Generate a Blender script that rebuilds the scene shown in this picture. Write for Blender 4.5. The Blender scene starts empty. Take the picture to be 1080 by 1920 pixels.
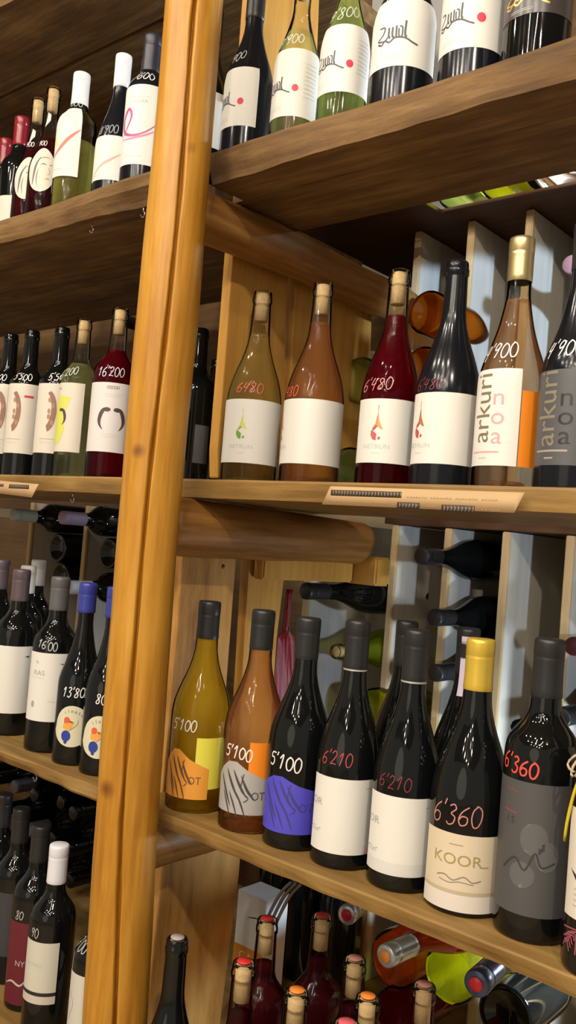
import bpy, bmesh, math, random
from mathutils import Vector, Matrix, noise
random.seed(7)
sc = bpy.context.scene
COL = sc.collection
PI = math.pi

# ------------------------------------------------------------------ camera
F, CX, CY, ZC = 1680., 540., 960., 1.36
Xc = Vector((1395 + CX, -(858 - CY), -F)).normalized()            # world +X in camera axes (right, down, forward)
_a = .082
Uc = Vector((_a, -1, -(Xc.x * _a - Xc.y) / Xc.z)).normalized()
Yc = Uc.cross(Xc)
CAM = Vector((0, 0, ZC))
def ray(px, py):
    v = Vector(((px - CX) / F, (py - CY) / F, 1))
    return Vector((Xc.dot(v), Yc.dot(v), Uc.dot(v)))
def on(ax, val, px, py):
    d = ray(px, py); return CAM + d * ((val - CAM[ax]) / d[ax])
def proj(p):
    q = Vector(p) - CAM
    c = Xc * q.x + Yc * q.y + Uc * q.z
    return CX + F * c.x / c.z, CY + F * c.y / c.z, c.z
def x_at(px, y, z):                                                # X of the point on (y, z) seen in column px
    lo, hi = -4., 1.
    for _ in range(50):
        m = (lo + hi) / 2
        if proj((m, y, z))[0] < px: lo = m
        else: hi = m
    return (lo + hi) / 2
def z_at(x, y, py):
    lo, hi = -1., 4.
    for _ in range(50):
        m = (lo + hi) / 2
        if proj((x, y, m))[1] > py: lo = m
        else: hi = m
    return (lo + hi) / 2
cam = bpy.data.cameras.new('camera'); cam.sensor_fit = 'VERTICAL'; cam.sensor_height = 24.
cam.lens = 24. * F / 1920.; cam.clip_start = .02
co = bpy.data.objects.new('camera', cam); COL.objects.link(co); sc.camera = co
R3 = Matrix((( Xc.x, -Xc.y, -Xc.z), (Yc.x, -Yc.y, -Yc.z), (Uc.x, -Uc.y, -Uc.z)))
co.matrix_world = Matrix.Translation(CAM) @ R3.to_4x4()

# ------------------------------------------------------------------ materials
def nmat(name):
    m = bpy.data.materials.new(name); m.use_nodes = True
    nt = m.node_tree; nt.nodes.clear()
    out = nt.nodes.new('ShaderNodeOutputMaterial')
    return m, nt, out
def N(nt, t, **kw):
    n = nt.nodes.new(t)
    for k, v in kw.items():
        if k in n.inputs: n.inputs[k].default_value = v
        else: setattr(n, k, v)
    return n
def L(nt, a, ao, b, bi): nt.links.new(a.outputs[ao], b.inputs[bi])
_pc = {}
def plain(col, rough=.6, metal=0., spec=.5, coat=0.):
    key = (tuple(round(c, 4) for c in col), rough, metal, spec, coat)
    if key in _pc: return _pc[key]
    m, nt, out = nmat('plain')
    b = N(nt, 'ShaderNodeBsdfPrincipled')
    b.inputs['Base Color'].default_value = (*col, 1); b.inputs['Roughness'].default_value = rough
    b.inputs['Metallic'].default_value = metal; b.inputs['Specular IOR Level'].default_value = spec
    b.inputs['Coat Weight'].default_value = coat; b.inputs['Coat Roughness'].default_value = .08
    L(nt, b, 0, out, 0); _pc[key] = m
    return m
def wood(name, c_lo, c_mid, c_hi, axis='Z', scale=1., rough=.5, knots=(), bump=.3, stretch=14., spec=.4):
    m, nt, out = nmat(name)
    b = N(nt, 'ShaderNodeBsdfPrincipled', Roughness=rough); b.inputs['Specular IOR Level'].default_value = spec
    tc = N(nt, 'ShaderNodeTexCoord')
    mp = N(nt, 'ShaderNodeMapping')
    s = [60 * scale] * 3; s['XYZ'.index(axis)] = 60 * scale / stretch
    mp.inputs['Scale'].default_value = s
    L(nt, tc, 'Object', mp, 'Vector')
    n1 = N(nt, 'ShaderNodeTexNoise', Scale=.55, Detail=6., Roughness=.6, Distortion=.8)
    L(nt, mp, 0, n1, 'Vector')
    n2 = N(nt, 'ShaderNodeTexNoise', Scale=2.2, Detail=5., Roughness=.65)
    L(nt, mp, 0, n2, 'Vector')
    n3 = N(nt, 'ShaderNodeTexNoise', Scale=7., Detail=3.)
    L(nt, tc, 'Object', n3, 'Vector')
    mx = N(nt, 'ShaderNodeMath', operation='MULTIPLY_ADD'); L(nt, n2, 0, mx, 0); mx.inputs[1].default_value = .45
    ma = N(nt, 'ShaderNodeMath', operation='MULTIPLY'); L(nt, n1, 0, ma, 0); ma.inputs[1].default_value = .4
    L(nt, ma, 0, mx, 2)
    mb = N(nt, 'ShaderNodeMath', operation='MULTIPLY_ADD'); L(nt, n3, 0, mb, 0); mb.inputs[1].default_value = .22; L(nt, mx, 0, mb, 2)
    rp = N(nt, 'ShaderNodeValToRGB'); L(nt, mb, 0, rp, 0)
    e = rp.color_ramp.elements
    e[0].position = .36; e[0].color = (*c_lo, 1); e[1].position = .68; e[1].color = (*c_hi, 1)
    k = e.new(.52); k.color = (*c_mid, 1)
    col, co_ = rp, 'Color'
    for (kx, ky, kz, kr) in knots:
        ds = N(nt, 'ShaderNodeVectorMath', operation='DISTANCE'); ds.inputs[1].default_value = (kx, ky, kz)
        L(nt, tc, 'Object', ds, 0)
        mr = N(nt, 'ShaderNodeMapRange'); mr.inputs['From Min'].default_value = kr * .35; mr.inputs['From Max'].default_value = kr * 1.15
        mr.inputs['To Min'].default_value = .85; mr.inputs['To Max'].default_value = 0.
        L(nt, ds, 'Value', mr, 0)
        mm = N(nt, 'ShaderNodeMix', data_type='RGBA'); L(nt, mr, 0, mm, 'Factor'); nt.links.new(col.outputs[co_], mm.inputs[6])
        mm.inputs[7].default_value = (.12, .035, .008, 1)
        col, co_ = mm, 2
    nt.links.new(col.outputs[co_], b.inputs['Base Color'])
    bp = N(nt, 'ShaderNodeBump', Strength=bump, Distance=.003); L(nt, mx, 0, bp, 'Height'); L(nt, bp, 0, b, 'Normal')
    L(nt, b, 0, out, 0)
    return m
def shell_glass(name, tint, ior=1.27):
    m, nt, out = nmat(name)
    fr = N(nt, 'ShaderNodeFresnel', IOR=ior)
    tr = N(nt, 'ShaderNodeBsdfTransparent'); tr.inputs[0].default_value = (*tint, 1)
    gl = N(nt, 'ShaderNodeBsdfGlossy', Roughness=.035)
    mx = N(nt, 'ShaderNodeMixShader'); L(nt, fr, 0, mx, 0); L(nt, tr, 0, mx, 1); L(nt, gl, 0, mx, 2); L(nt, mx, 0, out, 0)
    return m
def wine_mat(name, tint, body, amount):
    """clear liquid, part refracting and part passing straight, with a share of cloudy body colour"""
    m, nt, out = nmat(name)
    rf = N(nt, 'ShaderNodeBsdfRefraction', IOR=1.18, Roughness=.01); rf.inputs['Color'].default_value = (*tint, 1)
    tr = N(nt, 'ShaderNodeBsdfTransparent'); tr.inputs['Color'].default_value = (*tint, 1)
    rt = N(nt, 'ShaderNodeMixShader'); rt.inputs[0].default_value = .82; L(nt, rf, 0, rt, 1); L(nt, tr, 0, rt, 2)
    df = N(nt, 'ShaderNodeBsdfDiffuse'); df.inputs[0].default_value = (*body, 1)
    tl = N(nt, 'ShaderNodeBsdfTranslucent'); tl.inputs[0].default_value = (*body, 1)
    a = N(nt, 'ShaderNodeMixShader'); a.inputs[0].default_value = .6; L(nt, df, 0, a, 1); L(nt, tl, 0, a, 2)
    mx = N(nt, 'ShaderNodeMixShader'); mx.inputs[0].default_value = amount; L(nt, rt, 0, mx, 1); L(nt, a, 0, mx, 2); L(nt, mx, 0, out, 0)
    return m

M = {}
M['log'] = wood('varnished_log', (.30, .115, .010), (.45, .205, .019), (.57, .30, .042), 'Z', .8, .42, bump=.25,
                knots=[(*(on(1, .79 - dy, kx, ky) - Vector((-.953, .79, 0))), kr) for kx, ky, kr, dy in ((363, 272, .011, .020), (262, 846, .011, .034), (311, 886, .007, .018), (204, 1478, .013, .036), (273, 1494, .013, .018), (352, 20, .007, .026), (296, 1262, .006, .014))])
M['beam'] = wood('log_along_y', (.13, .05, .012), (.27, .12, .026), (.42, .21, .052), 'Y', .7, .5, bump=.5)
M['plank'] = wood('yellow_pine', (.40, .19, .030), (.56, .285, .052), (.66, .37, .085), 'Z', .45, .5, bump=.12, knots=())
M['plank_rough'] = wood('rough_pine', (.20, .085, .02), (.50, .25, .06), (.66, .37, .11), 'Z', .35, .6, bump=.4, stretch=6.)
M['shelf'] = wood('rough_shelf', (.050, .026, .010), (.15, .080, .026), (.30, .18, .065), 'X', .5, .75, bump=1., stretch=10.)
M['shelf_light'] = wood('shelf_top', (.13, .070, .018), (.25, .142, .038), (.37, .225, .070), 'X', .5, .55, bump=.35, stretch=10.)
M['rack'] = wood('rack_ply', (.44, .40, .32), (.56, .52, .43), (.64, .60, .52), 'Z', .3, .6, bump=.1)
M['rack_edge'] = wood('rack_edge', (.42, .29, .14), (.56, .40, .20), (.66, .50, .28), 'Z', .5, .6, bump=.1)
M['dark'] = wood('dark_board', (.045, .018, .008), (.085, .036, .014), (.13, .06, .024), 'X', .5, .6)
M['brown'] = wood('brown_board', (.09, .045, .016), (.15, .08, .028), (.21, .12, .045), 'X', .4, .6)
M['wall'] = plain((.62, .62, .60), .8)
M['dkglass'] = plain((.004, .005, .005), .05, 0, .45)
M['blackmatte'] = plain((.007, .008, .011), .16, 0, .3)
M['capblk'] = plain((.020, .020, .021), .38, 0, .4)
M['white'] = plain((.74, .72, .66), .55)
M['warmwhite'] = plain((.70, .64, .54), .55)
M['cork'] = wood('cork', (.42, .25, .10), (.58, .38, .18), (.70, .50, .28), 'Z', 4., .8, stretch=1.)
M['clear'] = shell_glass('clear_glass', (.95, .965, .94))
M['greenclear'] = shell_glass('pale_green_glass', (.88, .97, .78))
M['w_gold'] = wine_mat('white_wine', (.99, .93, .70), (.90, .70, .26), .20)
M['w_yel'] = wine_mat('yellow_wine', (1., .92, .36), (1., .66, .04), .36)
M['w_rose'] = wine_mat('rose_wine', (.985, .83, .66), (.85, .46, .24), .20)
M['w_copper'] = wine_mat('copper_wine', (.98, .80, .60), (.80, .36, .16), .20)
M['w_red'] = wine_mat('pink_red_wine', (.72, .07, .10), (.34, .010, .030), .30)
M['w_dkred'] = wine_mat('dark_rose_wine', (.55, .10, .10), (.16, .02, .03), .4)
M['w_green'] = wine_mat('green_white_wine', (.975, .975, .82), (.75, .76, .34), .18)
M['w_gold2'] = wine_mat('pale_yellow_wine', (.98, .96, .55), (.80, .74, .22), .25)
M['w_orange'] = wine_mat('orange_wine', (1., .55, .14), (.85, .22, .01), .4)
M['w_lime'] = wine_mat('lime_wine', (.92, .92, .22), (.72, .70, .05), .38)

# ------------------------------------------------------------------ object helpers
def link(name, me, mats, parent=None, loc=None, smooth=True):
    o = bpy.data.objects.new(name, me); COL.objects.link(o)
    for m in (mats if isinstance(mats, (list, tuple)) else [mats]): me.materials.append(m)
    if smooth:
        for p in me.polygons: p.use_smooth = True
    if parent: o.parent = parent
    if loc is not None: o.location = loc
    return o
def tomesh(bm, name='m'):
    me = bpy.data.meshes.new(name); bmesh.ops.recalc_face_normals(bm, faces=bm.faces[:]); bm.to_mesh(me); bm.free(); return me
def tag(o, label=None, cat=None, group=None, kind=None):
    if label: o['label'] = label
    if cat: o['category'] = cat
    if group: o['group'] = group
    if kind: o['kind'] = kind
    return o
def empty(name, loc, label, cat, group=None):
    o = bpy.data.objects.new(name, None); o.empty_display_size = .02; COL.objects.link(o); o.location = loc
    return tag(o, label, cat, group)
def lathe(prof, seg=40):
    bm = bmesh.new(); rings = []
    for r, z in prof:
        if r < 1e-6: rings.append([bm.verts.new((0, 0, z))])
        else: rings.append([bm.verts.new((r * math.sin(2 * PI * k / seg), -r * math.cos(2 * PI * k / seg), z)) for k in range(seg)])
    for a, b in zip(rings, rings[1:]):
        for k in range(seg):
            j = (k + 1) % seg
            if len(a) == 1 and len(b) == 1: continue
            if len(a) == 1: bm.faces.new((a[0], b[j], b[k]))
            elif len(b) == 1: bm.faces.new((a[k], a[j], b[0]))
            else: bm.faces.new((a[k], a[j], b[j], b[k]))
    return tomesh(bm)
def box_bm(bm, lo, hi, bev=0.):
    g = bmesh.ops.create_cube(bm, size=1)
    for v in g['verts']:
        v.co = Vector([(lo[i] + hi[i]) / 2 + v.co[i] * (hi[i] - lo[i]) for i in range(3)])
    if bev > 0:
        es = {e for v in g['verts'] for e in v.link_edges}
        bmesh.ops.bevel(bm, geom=list(es), offset=bev, segments=2, affect='EDGES')
def box(name, lo, hi, mat, bev=.0015, parent=None):
    c = Vector([(a + b) / 2 for a, b in zip(lo, hi)])
    c0 = Vector((c.x, c.y, lo[2]))
    bm = bmesh.new(); box_bm(bm, Vector(lo) - c0, Vector(hi) - c0, bev)
    return link(name, tomesh(bm), mat, parent, c0, smooth=False)

# ------------------------------------------------------------------ bottle geometry
LIP = [(.0, 0), ]
PROF = {
 'high': [(0, .90), (.008, .985), (.02, 1), (.63, 1), (.66, .985), (.69, .93), (.715, .83), (.735, .68), (.755, .56), (.775, .465), (.80, .42), (.93, .385)],
 'bordeaux': [(0, .90), (.008, .985), (.02, 1), (.585, 1), (.62, .985), (.65, .93), (.675, .83), (.70, .68), (.72, .56), (.745, .465), (.775, .42), (.93, .385)],
 'tall': [(0, .90), (.008, .985), (.02, 1), (.46, 1), (.49, .985), (.53, .93), (.575, .83), (.62, .70), (.665, .575), (.71, .47), (.75, .40), (.79, .37), (.93, .345)],
 'burgundy': [(0, .90), (.008, .985), (.02, 1), (.40, 1), (.44, .985), (.49, .93), (.54, .84), (.59, .72), (.64, .59), (.69, .48), (.735, .405), (.78, .37), (.93, .345)],
 'slope':    [(0, .90), (.008, .985), (.02, 1), (.42, 1), (.455, .985), (.49, .93), (.53, .83), (.58, .69), (.64, .55), (.70, .45), (.75, .385), (.79, .36), (.93, .34)],
 'tenuta':   [(0, .86), (.008, .955), (.02, .965), (.30, .985), (.42, 1.), (.47, .985), (.52, .93), (.57, .82), (.62, .68), (.67, .55), (.72, .45), (.77, .39), (.93, .36)],
}
class Prof:
    def __init__(s, kind, H, R):
        s.H, s.R = H, R
        pts = [(a * H, b * R) for a, b in PROF[kind]]
        rn = min(max(pts[-1][1], .0130), .0142) if R > .02 else pts[-1][1]
        pts[-1] = (pts[-1][0], rn)
        s.rn = rn
        s.body = pts[:]
        s.pts = pts + [(H - .019, rn), (H - .0180, rn + .0011), (H - .011, rn + .0013), (H - .0095, rn + .0004), (H - .004, rn + .0003), (H - .001, rn - .0004), (H, rn - .0015)]
    def r(s, z):
        p = s.pts
        if z <= p[0][0]: return p[0][1]
        for i in range(len(p) - 1):
            (z0, r0), (z1, r1) = p[i], p[i + 1]
            if z <= z1:
                t = (z - z0) / max(1e-9, z1 - z0)
                if 2 < i < len(s.body) - 2:                        # Catmull-Rom through the shoulder
                    ra, rb = p[i - 1][1], p[i + 2][1]; za, zb = p[i - 1][0], p[i + 2][0]
                    m0 = (r1 - ra) / (z1 - za) * (z1 - z0); m1 = (rb - r0) / (zb - z0) * (z1 - z0)
                    t2, t3 = t * t, t ** 3
                    return (2*t3 - 3*t2 + 1) * r0 + (t3 - 2*t2 + t) * m0 + (-2*t3 + 3*t2) * r1 + (t3 - t2) * m1
                return r0 + (r1 - r0) * t
        return p[-1][1]
    def zs(s):
        out = []
        for i in range(len(s.pts) - 1):
            z0, z1 = s.pts[i][0], s.pts[i + 1][0]
            n = 4 if 2 < i < len(s.body) - 2 else 1
            out += [z0 + (z1 - z0) * k / n for k in range(n)]
        return out + [s.pts[-1][0]]

# ---- flat art wrapped on a bottle --------------------------------------------------
def text_geo(body, size):
    cu = bpy.data.curves.new('t', 'FONT'); cu.body = body; cu.size = size; cu.align_x = 'CENTER'; cu.align_y = 'CENTER'; cu.resolution_u = 3
    o = bpy.data.objects.new('t', cu); COL.objects.link(o)
    dg = bpy.context.evaluated_depsgraph_get(); dg.update()
    me = bpy.data.meshes.new_from_object(o.evaluated_get(dg))
    vs = [(v.co.x, v.co.y) for v in me.vertices]; fs = [tuple(p.vertices) for p in me.polygons]
    bpy.data.objects.remove(o); bpy.data.meshes.remove(me); bpy.data.curves.remove(cu)
    return vs, fs
def smooth_line(pts, n=6, closed=False):
    if len(pts) < 3: return pts
    P = pts
    out = []
    rng = range(len(P) - 1)
    for i in rng:
        p0 = P[max(i - 1, 0)]; p1 = P[i]; p2 = P[i + 1]; p3 = P[min(i + 2, len(P) - 1)]
        for k in range(n):
            t = k / n
            out.append(tuple(.5 * (2*p1[d] + (p2[d]-p0[d])*t + (2*p0[d]-5*p1[d]+4*p2[d]-p3[d])*t*t + (-p0[d]+3*p1[d]-3*p2[d]+p3[d])*t**3) for d in (0, 1)))
    out.append(P[-1]); return out
DIG = {
 '0': [[(.3,1),(.08,.8),(.03,.4),(.2,.03),(.45,.05),(.6,.4),(.55,.8),(.3,1),(.2,.95)]],
 '1': [[(.1,.7),(.38,1),(.25,0)]],
 '2': [[(.05,.8),(.25,1),(.5,.85),(.4,.5),(.05,.05),(.3,.08),(.6,.02)]],
 '3': [[(.1,.9),(.35,1),(.5,.8),(.25,.55),(.5,.4),(.45,.1),(.2,0),(.02,.12)]],
 '4': [[(.25,1),(.05,.5),(.15,.42),(.5,.5)],[(.5,.95),(.38,.4),(.3,-.1)]],
 '5': [[(.6,1),(.2,.95),(.15,.6),(.4,.62),(.5,.3),(.3,.02),(.02,.1)]],
 '6': [[(.5,1),(.15,.7),(.03,.3),(.2,0),(.5,.1),(.5,.42),(.2,.48),(.06,.3)]],
 '7': [[(.05,.95),(.55,1),(.3,.4),(.2,0)],[(.1,.5),(.5,.5)]],
 '8': [[(.5,.9),(.25,1),(.1,.8),(.45,.35),(.4,.05),(.12,.03),(.08,.25),(.4,.6),(.5,.9)]],
 '9': [[(.5,.85),(.3,1),(.08,.75),(.2,.5),(.5,.7),(.52,.95),(.42,.4),(.3,0)]],
 "'": [[(.12,1.15),(.03,.85)]], '-': [[(.05,.5),(.5,.52)]],
}
class Art:
    """2-D shapes in metres; mapped to (angle, height) on the bottle or kept flat"""
    def __init__(s): s.items = []; s.mats = []
    def mi(s, m):
        if m not in s.mats: s.mats.append(m)
        return s.mats.index(m)
    def poly(s, pts, m, lift=0):
        s.items.append((list(pts), [tuple(range(len(pts)))], s.mi(m), lift)); return s
    def rect(s, x0, y0, x1, y1, m, lift=0): return s.poly([(x0,y0),(x1,y0),(x1,y1),(x0,y1)], m, lift)
    def disc(s, x, y, rx, ry, m, lift=1, n=24): return s.poly([(x + rx*math.cos(2*PI*k/n), y + ry*math.sin(2*PI*k/n)) for k in range(n)], m, lift)
    def text(s, t, x, y, size, m, lift=1, rot=0, sx=1., shear=0.):
        vs, fs = text_geo(t, size); c, n = math.cos(rot), math.sin(rot)
        s.items.append(([(x + (a*sx + b*shear)*c - b*n, y + (a*sx + b*shear)*n + b*c) for a, b in vs], fs, s.mi(m), lift)); return s
    def line(s, pts, w, m, lift=1, smooth=True, taper=False):
        P = smooth_line(pts) if smooth else pts
        vs = []
        for i, p in enumerate(P):
            q0 = P[max(i-1, 0)]; q1 = P[min(i+1, len(P)-1)]
            dx, dy = q1[0]-q0[0], q1[1]-q0[1]; l = math.hypot(dx, dy) or 1
            ww = w/2 * ((math.sin(PI * (i + .6) / (len(P) + .2))) if taper else 1)
            vs += [(p[0]-dy/l*ww, p[1]+dx/l*ww), (p[0]+dy/l*ww, p[1]-dx/l*ww)]
        s.items.append((vs, [(2*i, 2*i+1, 2*i+3, 2*i+2) for i in range(len(P)-1)], s.mi(m), lift)); return s
    def hand(s, t, x, y, h, m, w=.0011, slope=0., wid=.78, lift=1):
        adv = [(.28 if c == "'" else .72) * h * wid for c in t]; cx = x - sum(adv)/2
        for c, a in zip(t, adv):
            jy = random.uniform(-.06, .06) * h; sz = h * random.uniform(.92, 1.08)
            for st in DIG.get(c, []):
                s.line([(cx + (px + py*.15) * h * wid, y + (py - .5) * sz + jy + (cx + px*h*wid - x) * slope) for px, py in st], w, m, lift)
            cx += a
        return s
    def mesh(s, fmap, cut=.004, cuty=None):
        bm = bmesh.new()
        for vs, fs, mi, lift in s.items:
            b = bmesh.new(); V = [b.verts.new((a, c, 0)) for a, c in vs]
            for f in fs:
                try: b.faces.new([V[i] for i in f])
                except ValueError: pass
            if len(fs) == 1 and len(fs[0]) > 4: bmesh.ops.triangulate(b, faces=b.faces[:])
            xs = [v[0] for v in vs]; ys = [v[1] for v in vs]
            if cut:
                k = math.floor(min(xs)/cut) + 1
                while k*cut < max(xs):
                    bmesh.ops.bisect_plane(b, geom=b.verts[:]+b.edges[:]+b.faces[:], plane_co=(k*cut,0,0), plane_no=(1,0,0)); k += 1
            if cuty:
                k = math.floor(min(ys)/cuty) + 1
                while k*cuty < max(ys):
                    bmesh.ops.bisect_plane(b, geom=b.verts[:]+b.edges[:]+b.faces[:], plane_co=(0,k*cuty,0), plane_no=(0,1,0)); k += 1
            mp = {v: bm.verts.new(fmap(v.co.x, v.co.y, lift)) for v in b.verts}
            for f in b.faces:
                try: nf = bm.faces.new([mp[v] for v in f.verts]); nf.material_index = mi; nf.smooth = True
                except ValueError: pass
            b.free()
        me = bpy.data.meshes.new('art'); bm.to_mesh(me); bm.free(); return me

class Bottle:
    """one wine bottle: an Empty with glass, wine, cork, capsule, labels and price writing"""
    def __init__(s, loc, H, R, kind, label, group, glass='dkglass', wine=None, fill=.76, cap=None, cap_len=.055, cork=False, face=True, rot=None, seg=40, cork_top=None, capflare=0.):
        s.P = Prof(kind, H, R); s.H, s.R = H, R; s.loc = Vector(loc)
        s.root = empty('wine_bottle', loc, label, 'bottle', group)
        if rot is not None: s.root.rotation_euler = rot
        else:
            d = Vector((CAM.x - loc[0], CAM.y - loc[1])).normalized()
            s.root.rotation_euler = (0, 0, math.atan2(d.x, -d.y))
        P = s.P; zs = P.zs()
        prof = [(0, .012 if R > .02 else 0), (R*.5, .010), (R*.78, .0012)] + [(P.r(z), z) for z in zs]
        if wine or cork: prof += [(P.rn - .0035, H - .002), (P.rn - .0035, H - .006)]
        else: prof += [(0, H - .0015)]
        link('glass', lathe(prof, seg), M[glass], s.root)
        if wine:
            zf = H * fill
            wp = [(0, .016), (R*.5, .014), (R*.80, .005), (R*.90, .004)] + [(P.r(z) - .0022, z) for z in zs if .008 < z < zf] + [(P.r(zf) - .0022, zf), (0, zf)]
            link('wine', lathe(wp, seg), M[wine], s.root)
        if cork:
            t = H - .003
            link('cork', lathe([(0, t - .044), (.0098, t - .0435), (.0098, t - .001), (.0085, t), (0, t)], 20), M['cork'], s.root)
            if cork_top:
                link('seal', lathe([(0, H+.0002), (.0092, H+.0002), (.0088, H + .0016), (0, H + .0018)], 20), plain(cork_top, .4), s.root)
        if cap:
            e = .0007
            rc = lambda z: max(P.r(z), P.rn + .0008) + e
            cp = [(P.r(H - cap_len) + .0003, H - cap_len)] + [(rc(z), z) for z in [H - cap_len + .0008] + [H - cap_len + (cap_len - .022) * k / 5 for k in range(1, 6)]]
            cp += [(P.rn + .0017, H - .0195), (P.rn + .0012, H - .0185), (P.rn + .0017, H - .0175), (P.rn + .0018, H - .004), (P.rn + .0012, H - .0005), (P.rn - .0005, H + .0006), (0, H + .0008)]
            link('capsule', lathe(cp, seg), cap, s.root)
    def fm(s, eps=.0004):
        def f(x, z, lift):
            r = s.P.r(z) + eps + lift * .00022
            a = x / s.R
            return Vector((r * math.sin(a), -r * math.cos(a), z))
        return f
    def art(s, name, a, eps=.0004, cut=.003, cuty=.006):
        return link(name, a.mesh(s.fm(eps), cut, cuty), a.mats, s.root, smooth=True)
    def zpix(s, py): return z_at(s.loc.x, s.loc.y, py) - s.loc.z
    def price(s, t, deg, z, h, m, slope=0., w=.0012, wid=.78):
        a = Art().hand(t, 0, 0, h, m, w, slope, wid)
        # writing keeps its size on the narrowing shoulder
        r = s.P.r(z)
        def f(x, y, lift):
            zz = z + y; rr = s.P.r(zz) + .0006; an = math.radians(deg) + x / r
            return Vector((rr * math.sin(an), -rr * math.cos(an), zz))
        return link('price_writing', a.mesh(f, .004, None), a.mats, s.root)

WHT = plain((.80, .78, .74), .5); RED = plain((.62, .10, .06), .5); PNK = plain((.62, .22, .20), .5); DRD = plain((.20, .025, .035), .5)
GREYT = plain((.36, .35, .33), .6); LGREY = plain((.52, .51, .48), .6); BLK = plain((.02, .02, .02), .5)
ORG = plain((.86, .25, .012), .5); YEL = plain((.86, .78, .09), .5); LAB = M['white']
def deg(s, d): return math.radians(d) * s.R

# ------------------------------------------------------------------ levels measured in the picture
zU = on(1, .85, 540, 241.5).z; zM = on(1, .88, 540, 902).z; zL = on(1, .84, 540, 1617.5).z
XP, YP = -.953, .79

# ------------------------------------------------------------------ setting
def struct(o): o['kind'] = 'structure'; return o
struct(box('floor', (-4, -3.5, -.05), (2.5, 2.05, 0), plain((.50, .38, .24), .5), 0))
struct(box('wall_back', (-4, 2.0, 0), (2.5, 2.08, 3.), M['wall'], 0))
struct(box('ceiling', (-4, -3.5, 3.0), (2.5, 2.08, 3.05), M['brown'], 0))

# ------------------------------------------------------------------ the log post
def log_mesh(length, r0, r1, axis='Z', seg=56, rings=120, crack=None, lump=.004, seed=0, bend=0.):
    bm = bmesh.new(); rr = []
    for i in range(rings + 1):
        t = i / rings; z = t * length; ring = []
        for k in range(seg):
            a = 2 * PI * k / seg
            n = noise.noise(Vector((math.cos(a) * .9, math.sin(a) * .9, z * 3 + seed))) * lump + noise.noise(Vector((math.cos(a) * 2, math.sin(a) * 2, z * 9 + seed))) * lump * .35
            r = r0 + (r1 - r0) * t + n
            if crack:
                d = abs((a - crack(z) + PI) % (2 * PI) - PI) * r
                w = .0016 + .0007 * noise.noise(Vector((0, 0, z * 14)))
                if d < w * 2.2: r -= .016 * max(0, 1 - d / (w * 2.2))
            ox = bend * math.sin(t * PI) + noise.noise(Vector((z * 2, seed, 3))) * lump * .5
            x, y = r * math.sin(a) + ox, -r * math.cos(a)
            if axis == 'Z': p = (x, y, z)
            else: p = (x, z, -y)
            ring.append(bm.verts.new(p))
        rr.append(ring)
    for a, b in zip(rr, rr[1:]):
        for k in range(seg): bm.faces.new((a[k], a[(k+1) % seg], b[(k+1) % seg], b[k]))
    bm.faces.new(rr[0]); bm.faces.new(rr[-1])
    return tomesh(bm)
cam_dir = math.atan2(-XP, YP)                                      # bearing of the camera seen from the post
def crack(z):
    # pixel offsets of the long check along the post, turned into an angle around it
    tbl = [(0, 232 - 215), (.0, 0)]
    pts = [(.55, .16), (.72, .02), (.98, -.20), (1.18, -.16), (1.43, -.12), (1.62, -.02), (1.8, .05), (1.95, .02), (2.05, .0), (2.3, .2), (3, .3)]
    if z <= pts[0][0]: f = pts[0][1]
    else:
        for (a, fa), (b, fb) in zip(pts, pts[1:]):
            if a <= z <= b: f = fa + (fb - fa) * (z - a) / (b - a); break
    return (math.asin(max(-.9, min(.9, f))) + cam_dir) % (2 * PI)
def post_mesh():
    """leaning log whose axis follows the points measured along it"""
    ax = [on(1, YP, *p) for p in ((392, -330), (364, 0), (343, 260), (315, 600), (284, 900), (262, 1200), (240, 1500), (217, 1900))]
    zz = [(p.z, p.x) for p in ax][::-1]
    zz = [(0, zz[0][1] + .006)] + zz + [(2.99, zz[-1][1] - .004)]
    me = log_mesh(2.99, .0425, .0385, seg=200, rings=280, crack=crack, lump=.003, seed=5)
    def cx(z):
        for (a, xa), (b, xb) in zip(zz, zz[1:]):
            if a <= z <= b: return xa + (xb - xa) * (z - a) / (b - a)
        return zz[-1][1]
    sm = [sum(cx(min(2.99, max(0, i * .03 + d))) for d in (-.12, -.06, 0, .06, .12)) / 5 for i in range(101)]
    for v in me.vertices:
        t = v.co.z / .03; i = min(99, int(t)); v.co.x += sm[i] + (sm[i+1] - sm[i]) * (t - i) - XP
    return me
post = link('wooden_post', post_mesh(), M['log'], loc=(XP, YP, 0))
tag(post, 'tall varnished orange log post with a long drying crack, in front of the shelves', 'post')

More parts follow.
